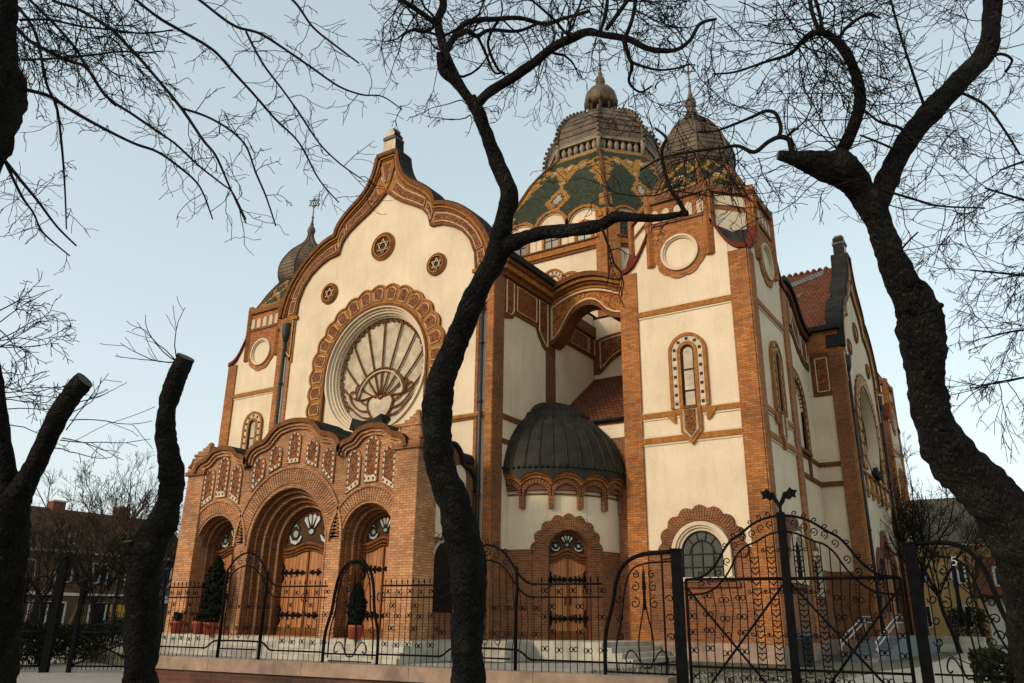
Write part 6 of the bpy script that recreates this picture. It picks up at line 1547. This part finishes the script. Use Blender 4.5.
# ------------------------------------------------------------------ leafy things
def leaf_mat(name, c1, c2):
    m, nt, bs = new_mat(name); v = obj_coord(nt); nt.links.new(ramp(nt, noise_node(nt, v, 7, 4, .7), [(.3, c1), (.7, c2)]), bs.inputs['Base Color']); bs.inputs['Roughness'].default_value = .9; bs.inputs['Specular IOR Level'].default_value = .05; return m
M['leaf_d'] = leaf_mat('dark_evergreen_leaf', (.004, .007, .004), (.013, .019, .009)); M['leaf_h'] = leaf_mat('hedge_leaf', (.007, .009, .005), (.022, .023, .011))
def leaves(mb, n, pick, size, mat, rnd):
    for _ in range(n):
        c, out = pick(); s = size*rnd.uniform(.6, 1.3); u = Vector((rnd.gauss(0, 1), rnd.gauss(0, 1), rnd.gauss(0, 1))).normalized(); w = (out+u*.6).normalized().cross(u)
        if w.length < .1: continue
        w.normalize(); mb.idx([c-w*s*.35, c+u*s*.6, c+w*s*.35, c-u*s*.6], [(0, 1, 2, 3)], mat)
def hedge(name, label, p0, p1, w, z0, h, n, seed, cat='hedge'):
    rnd = random.Random(seed); p0, p1 = Vector((*p0, z0)), Vector((*p1, z0)); ax = (p1-p0); sd = Vector((-ax.y, ax.x, 0)).normalized(); t = thing(name, (p0+p1)/2, label, cat)
    def pick():
        f = rnd.random(); a = rnd.uniform(0, PI); top = h*(1+.25*noise.noise(Vector((f*9, seed, 0)))); c = p0+ax*f+sd*math.cos(a)*w/2*rnd.uniform(.6, 1.05)+Vector((0, 0, rnd.random()**.6*top)); return c, sd*math.cos(a)+Vector((0, 0, math.sin(a)))
    mb = MB(); leaves(mb, n, pick, .11, M['leaf_h'], rnd); mb.build('foliage', t)
    mb = MB()
    for i in range(int(ax.length/.5)+1):
        q = p0+ax*(i+.5)/(int(ax.length/.5)+1)
        for _ in range(4): mb.tube([q, q+Vector((rnd.gauss(0, .18), rnd.gauss(0, .18), h*.5)), q+Vector((rnd.gauss(0, .3), rnd.gauss(0, .3), h*.95))], .012, M['twig'], 4)
    mb.build('stems', t)
hedge('clipped_hedge', 'dark low hedge behind the cross-braced gate at left', (-28.6, 12.2), (-31.3, 19.6), 1.5, 0, 1.3, 9000, 3)
hedge('evergreen_shrub', 'dark low shrubs behind the quarter-arched fence panel', (-1.4, 17.5), (2.6, 18.0), 1.6, .41, .85, 4500, 4, 'shrub')
hedge('ivy_shrub', 'dark bushy shrub at the foot of the bare trees by the yellow house', (-5.6, 58.6), (-3.6, 58.9), 1.6, .41, 2.3, 2200, 6, 'shrub')
def conifer(x, y, h, r, label, seed, potr=.26):
    rnd = random.Random(seed); z = ZB; t = thing('potted_conifer', (x, y, z), label, 'potted plant', 'potted plants by the doors')
    mb = MB(); mb.lathe((x, y, z), [(potr*.7, 0), (potr*.95, .34), (potr*1.05, .36), (potr*1.05, .43), (potr*.9, .43), (potr*.88, .38)], M['pot'], 16); mb.build('pot', t)
    mb = MB(); mb.tube([(x, y, z+.36), (x, y, z+h*.9)], .03, M['twig'], 6); mb.build('stem', t)
    mb = MB()
    def pick():
        f = rnd.random()**.8; a = rnd.uniform(0, 2*PI); rr = r*(math.sin(PI*min(1, .18+f*.82))**.7)*rnd.uniform(.45, 1.08)*(1+.2*noise.noise(Vector((a*2, f*6, seed)))); return Vector((x+math.cos(a)*rr, y+math.sin(a)*rr, z+.42+f*(h-.42))), Vector((math.cos(a), math.sin(a), .5))
    leaves(mb, 3000, pick, .12, M['leaf_d'], rnd); mb.build('foliage', t)
conifer(-26.0, 20.1, 2.75, .42, 'tall dark bushy conifer in a red pot before the left-hand porch arch', 2); conifer(-18.85, 20.1, 1.7, .27, 'shorter dark conifer in a red pot before the right-hand porch arch', 3)
for i, (x, y, lab) in enumerate(((-28.3, 20.35, 'red pot with a low plant at the foot of the left porch pylon'), (-27.1, 20.45, 'red pot with a low plant, between the pylon pot and the tall conifer'))):
    t = thing('flower_pot', (x, y, ZB), lab, 'flower pot', 'red flower pots on the terrace'); mb = MB(); mb.lathe((x, y, ZB), [(.17, 0), (.25, .36), (.27, .38), (.27, .45), (.23, .45), (.22, .4)], M['pot'], 14); mb.build('pot', t)
    rnd = random.Random(i); mb = MB()
    def pick():
        a = rnd.uniform(0, 2*PI); rr = .22*rnd.random(); return Vector((x+math.cos(a)*rr, y+math.sin(a)*rr, ZB+.45+rnd.random()*.3)), Vector((math.cos(a), math.sin(a), 1))
    leaves(mb, 260, pick, .09, M['leaf_d'], rnd); mb.build('foliage', t)
rnd = random.Random(2); mb = MB()
for _ in range(16000):
    x, y = rnd.choice(((rnd.uniform(-10.5, -4.5), rnd.uniform(15, 26)), (rnd.uniform(-1.4, 6), rnd.uniform(14.2, 34))))
    h = rnd.uniform(.04, .12); a = rnd.uniform(0, PI); dx, dy = math.cos(a)*.012, math.sin(a)*.012; mb.idx([(x-dx, y-dy, .41), (x+dx, y+dy, .41), (x+rnd.gauss(0, .03), y+rnd.gauss(0, .03), .41+h)], [(0, 1, 2)], M['lawn'])
tag(mb.build('grass'), 'thin worn winter grass beside the path and the building', 'grass', kind='stuff')

# ------------------------------------------------------------------ small things
M['bin'] = plain('dark_bin_plastic', (.018, .02, .022), .5, .2, 4); M['steel'] = plain('brushed_steel_rail', (.42, .37, .36), .35, .1, 6, .02, .7); M['bluegrey'] = plain('blue_grey_panel', (.13, .145, .155), .7, .15, 3)
bt = thing('litter_bin', (-9.0, 34.2, .41), 'dark litter bin standing by the plinth, seen through the right gate leaf', 'bin'); bx, by = -7.0, 27.9
bt.location = (bx, by, .41); mb = MB(); mb.lathe((bx, by, .41), [(.3, 0), (.34, .06), (.36, .8), (.38, .82), (.38, .86)], M['bin'], 12); mb.build('body', bt)
mb = MB(); mb.lathe((bx, by, .41), [(.39, .86), (.39, .93), (.3, 1.0), (.1, 1.04)], M['bin'], 12); mb.build('lid', bt)
st = thing('side_stairs', (-6.2, 36, .41), 'blue-grey stair block with pinkish steel handrails against the side wall', 'stairs')
mb = MB()
for k in range(6): mb.wbox(-6.85, -5.5, 33+k*1.0, 33.998+k*1.0 if k < 5 else 51, .40, .54+k*.13, M['bluegrey'])
mb.build('steps', st)
for x in (-5.56, -6.8):
    mb = MB()
    for dz in (.0, -.22): mb.tube([(x, 32.6, 1.05+dz), (x, 33.0, 1.18+dz), (x, 37.8, 2.0+dz), (x, 39.5, 2.0+dz)], .035, M['steel'], 6)
    for y, z0, z1 in ((32.9, .41, 1.15), (35.4, .9, 1.6), (38, 1.15, 2.0)): mb.tube([(x, y, z0), (x, y, z1)], .025, M['steel'], 6)
    mb.build('handrail', st)
s2 = thing('stone_steps', (-4.0, 46, .41), 'short flight of pale stone steps beyond the stair block, left of the bare trees', 'steps')
for k in range(4): 
    mb = MB(); mb.wbox(-5.4, -3.4, 50+.45*k, 50.448+.45*k if k < 3 else 53, .405, .58+.19*k, M['stone']); mb.build('step', s2)
cr_ = thing('parked_car', (-72.6, 46.3, 0), 'dark blue car parked in front of the brown building', 'car')
FCR = F((-72.6, 46.3, 0), Y1, (1, 0, 0)); mb = MB(); CP = plain('dark_blue_car_paint', (.03, .04, .07), .25, .05, 3, 0, .3)
mb.prism(FCR, smooth_line([(-2.1, .35), (-2.15, .7), (-1.9, .88), (-1.1, .95), (-.55, 1.38), (.7, 1.42), (1.5, 1.0), (2.0, .92), (2.12, .6), (2.08, .35)], 1), -1.65, 0, CP, back=True); mb.build('body', cr_)
mb = MB(); mb.prism(FCR, [(-.95, .98), (-.5, 1.3), (.05, 1.34), (.05, .98)], 0, .012, M['glass_dark']); mb.prism(FCR, [(.12, .98), (.12, 1.34), (.65, 1.33), (1.2, .98)], 0, .012, M['glass_dark']); mb.build('side_glass', cr_)
for a in (-1.3, 1.3):
    mb = MB(); mb.strip(FCR, circ(a, .33, .33, 18), circ(a, .33, .17, 18), -.2, .03, M['bin'], closed=True); mb.prism(FCR, circ(a, .33, .18, 14), -.1, .01, M['steel']); mb.build('wheel', cr_)
lp = thing('street_lamp', (-36.5, 17.6, 0), 'street lamp with a round white globe at the left edge, before the brown building', 'street lamp')
mb = MB(); mb.lathe((-36.5, 17.6, 0), [(.12, 0), (.12, .5), (.06, .6), (.05, 3.7), (.09, 3.75)], I, 10); mb.build('pole', lp); mb = MB(); mb.ball((-36.5, 17.6, 4.0), .23, plain('opal_lamp_globe', (.6, .56, .5), .4, .05), 14); mb.build('globe', lp)
# ------------------------------------------------------------------ camera, light, sky
def setup():
    f, h, p, r = 800., math.radians(32.99), math.radians(19.25), math.radians(.77)
    fw = Vector((-math.sin(h)*math.cos(p), math.cos(h)*math.cos(p), math.sin(p))); rt = Vector((math.cos(h), math.sin(h), 0)); up = rt.cross(fw)
    r2 = rt*math.cos(r)+up*math.sin(r); u2 = -rt*math.sin(r)+up*math.cos(r)
    cam = bpy.data.cameras.new('camera'); co = bpy.data.objects.new('camera', cam); COL.objects.link(co)
    m = Matrix(((r2.x, u2.x, -fw.x, 0), (r2.y, u2.y, -fw.y, 0), (r2.z, u2.z, -fw.z, 1.65), (0, 0, 0, 1))); co.matrix_world = m
    cam.sensor_width = 36; cam.lens = f/1024*36; cam.clip_start = .1; cam.clip_end = 4000; scene.camera = co
    w = bpy.data.worlds.new('World'); scene.world = w; w.use_nodes = True; nt = w.node_tree
    bg = nt.nodes['Background']; sky = nt.nodes.new('ShaderNodeTexSky'); sky.sky_type = 'NISHITA'; sky.sun_disc = False
    el, az = math.radians(24), math.radians(SUN_AZ)       # az: compass-like, from +Y towards +X
    sky.sun_elevation = el; sky.sun_rotation = az; sky.altitude = 100; sky.air_density = 1.0; sky.dust_density = 2.2; sky.ozone_density = 1.0
    hs = nt.nodes.new('ShaderNodeHueSaturation'); hs.inputs['Saturation'].default_value = SKY_SAT; hs.inputs['Hue'].default_value = SKY_HUE
    gm = nt.nodes.new('ShaderNodeGamma'); gm.inputs['Gamma'].default_value = .48; nt.links.new(sky.outputs[0], gm.inputs['Color']); nt.links.new(mix(nt, gm.outputs[0], (SKY_GAIN,)*3, 1., 'MULTIPLY'), hs.inputs['Color']); nt.links.new(hs.outputs[0], bg.inputs['Color']); bg.inputs['Strength'].default_value = SKY_STR
    sl = bpy.data.lights.new('sun', 'SUN'); so = bpy.data.objects.new('sun', sl); COL.objects.link(so)
    sl.energy = SUN_STR; sl.angle = math.radians(SUN_ANG); sl.color = (1.0, .80, .57)
    d = Vector((math.sin(az)*math.cos(el), math.cos(az)*math.cos(el), math.sin(el)))
    so.rotation_euler = d.to_track_quat('Z', 'Y').to_euler()
    vs = scene.view_settings; vs.view_transform = 'Standard'; vs.look = 'None'; vs.gamma = 1; vs.exposure = EXPO; vs.use_curve_mapping = False
SUN_AZ, SUN_STR, SUN_ANG, SKY_STR, SKY_SAT, SKY_HUE, EXPO, SKY_GAIN = 202, .8, 10, .15, .68, .460, 1.42, 1.18
setup()
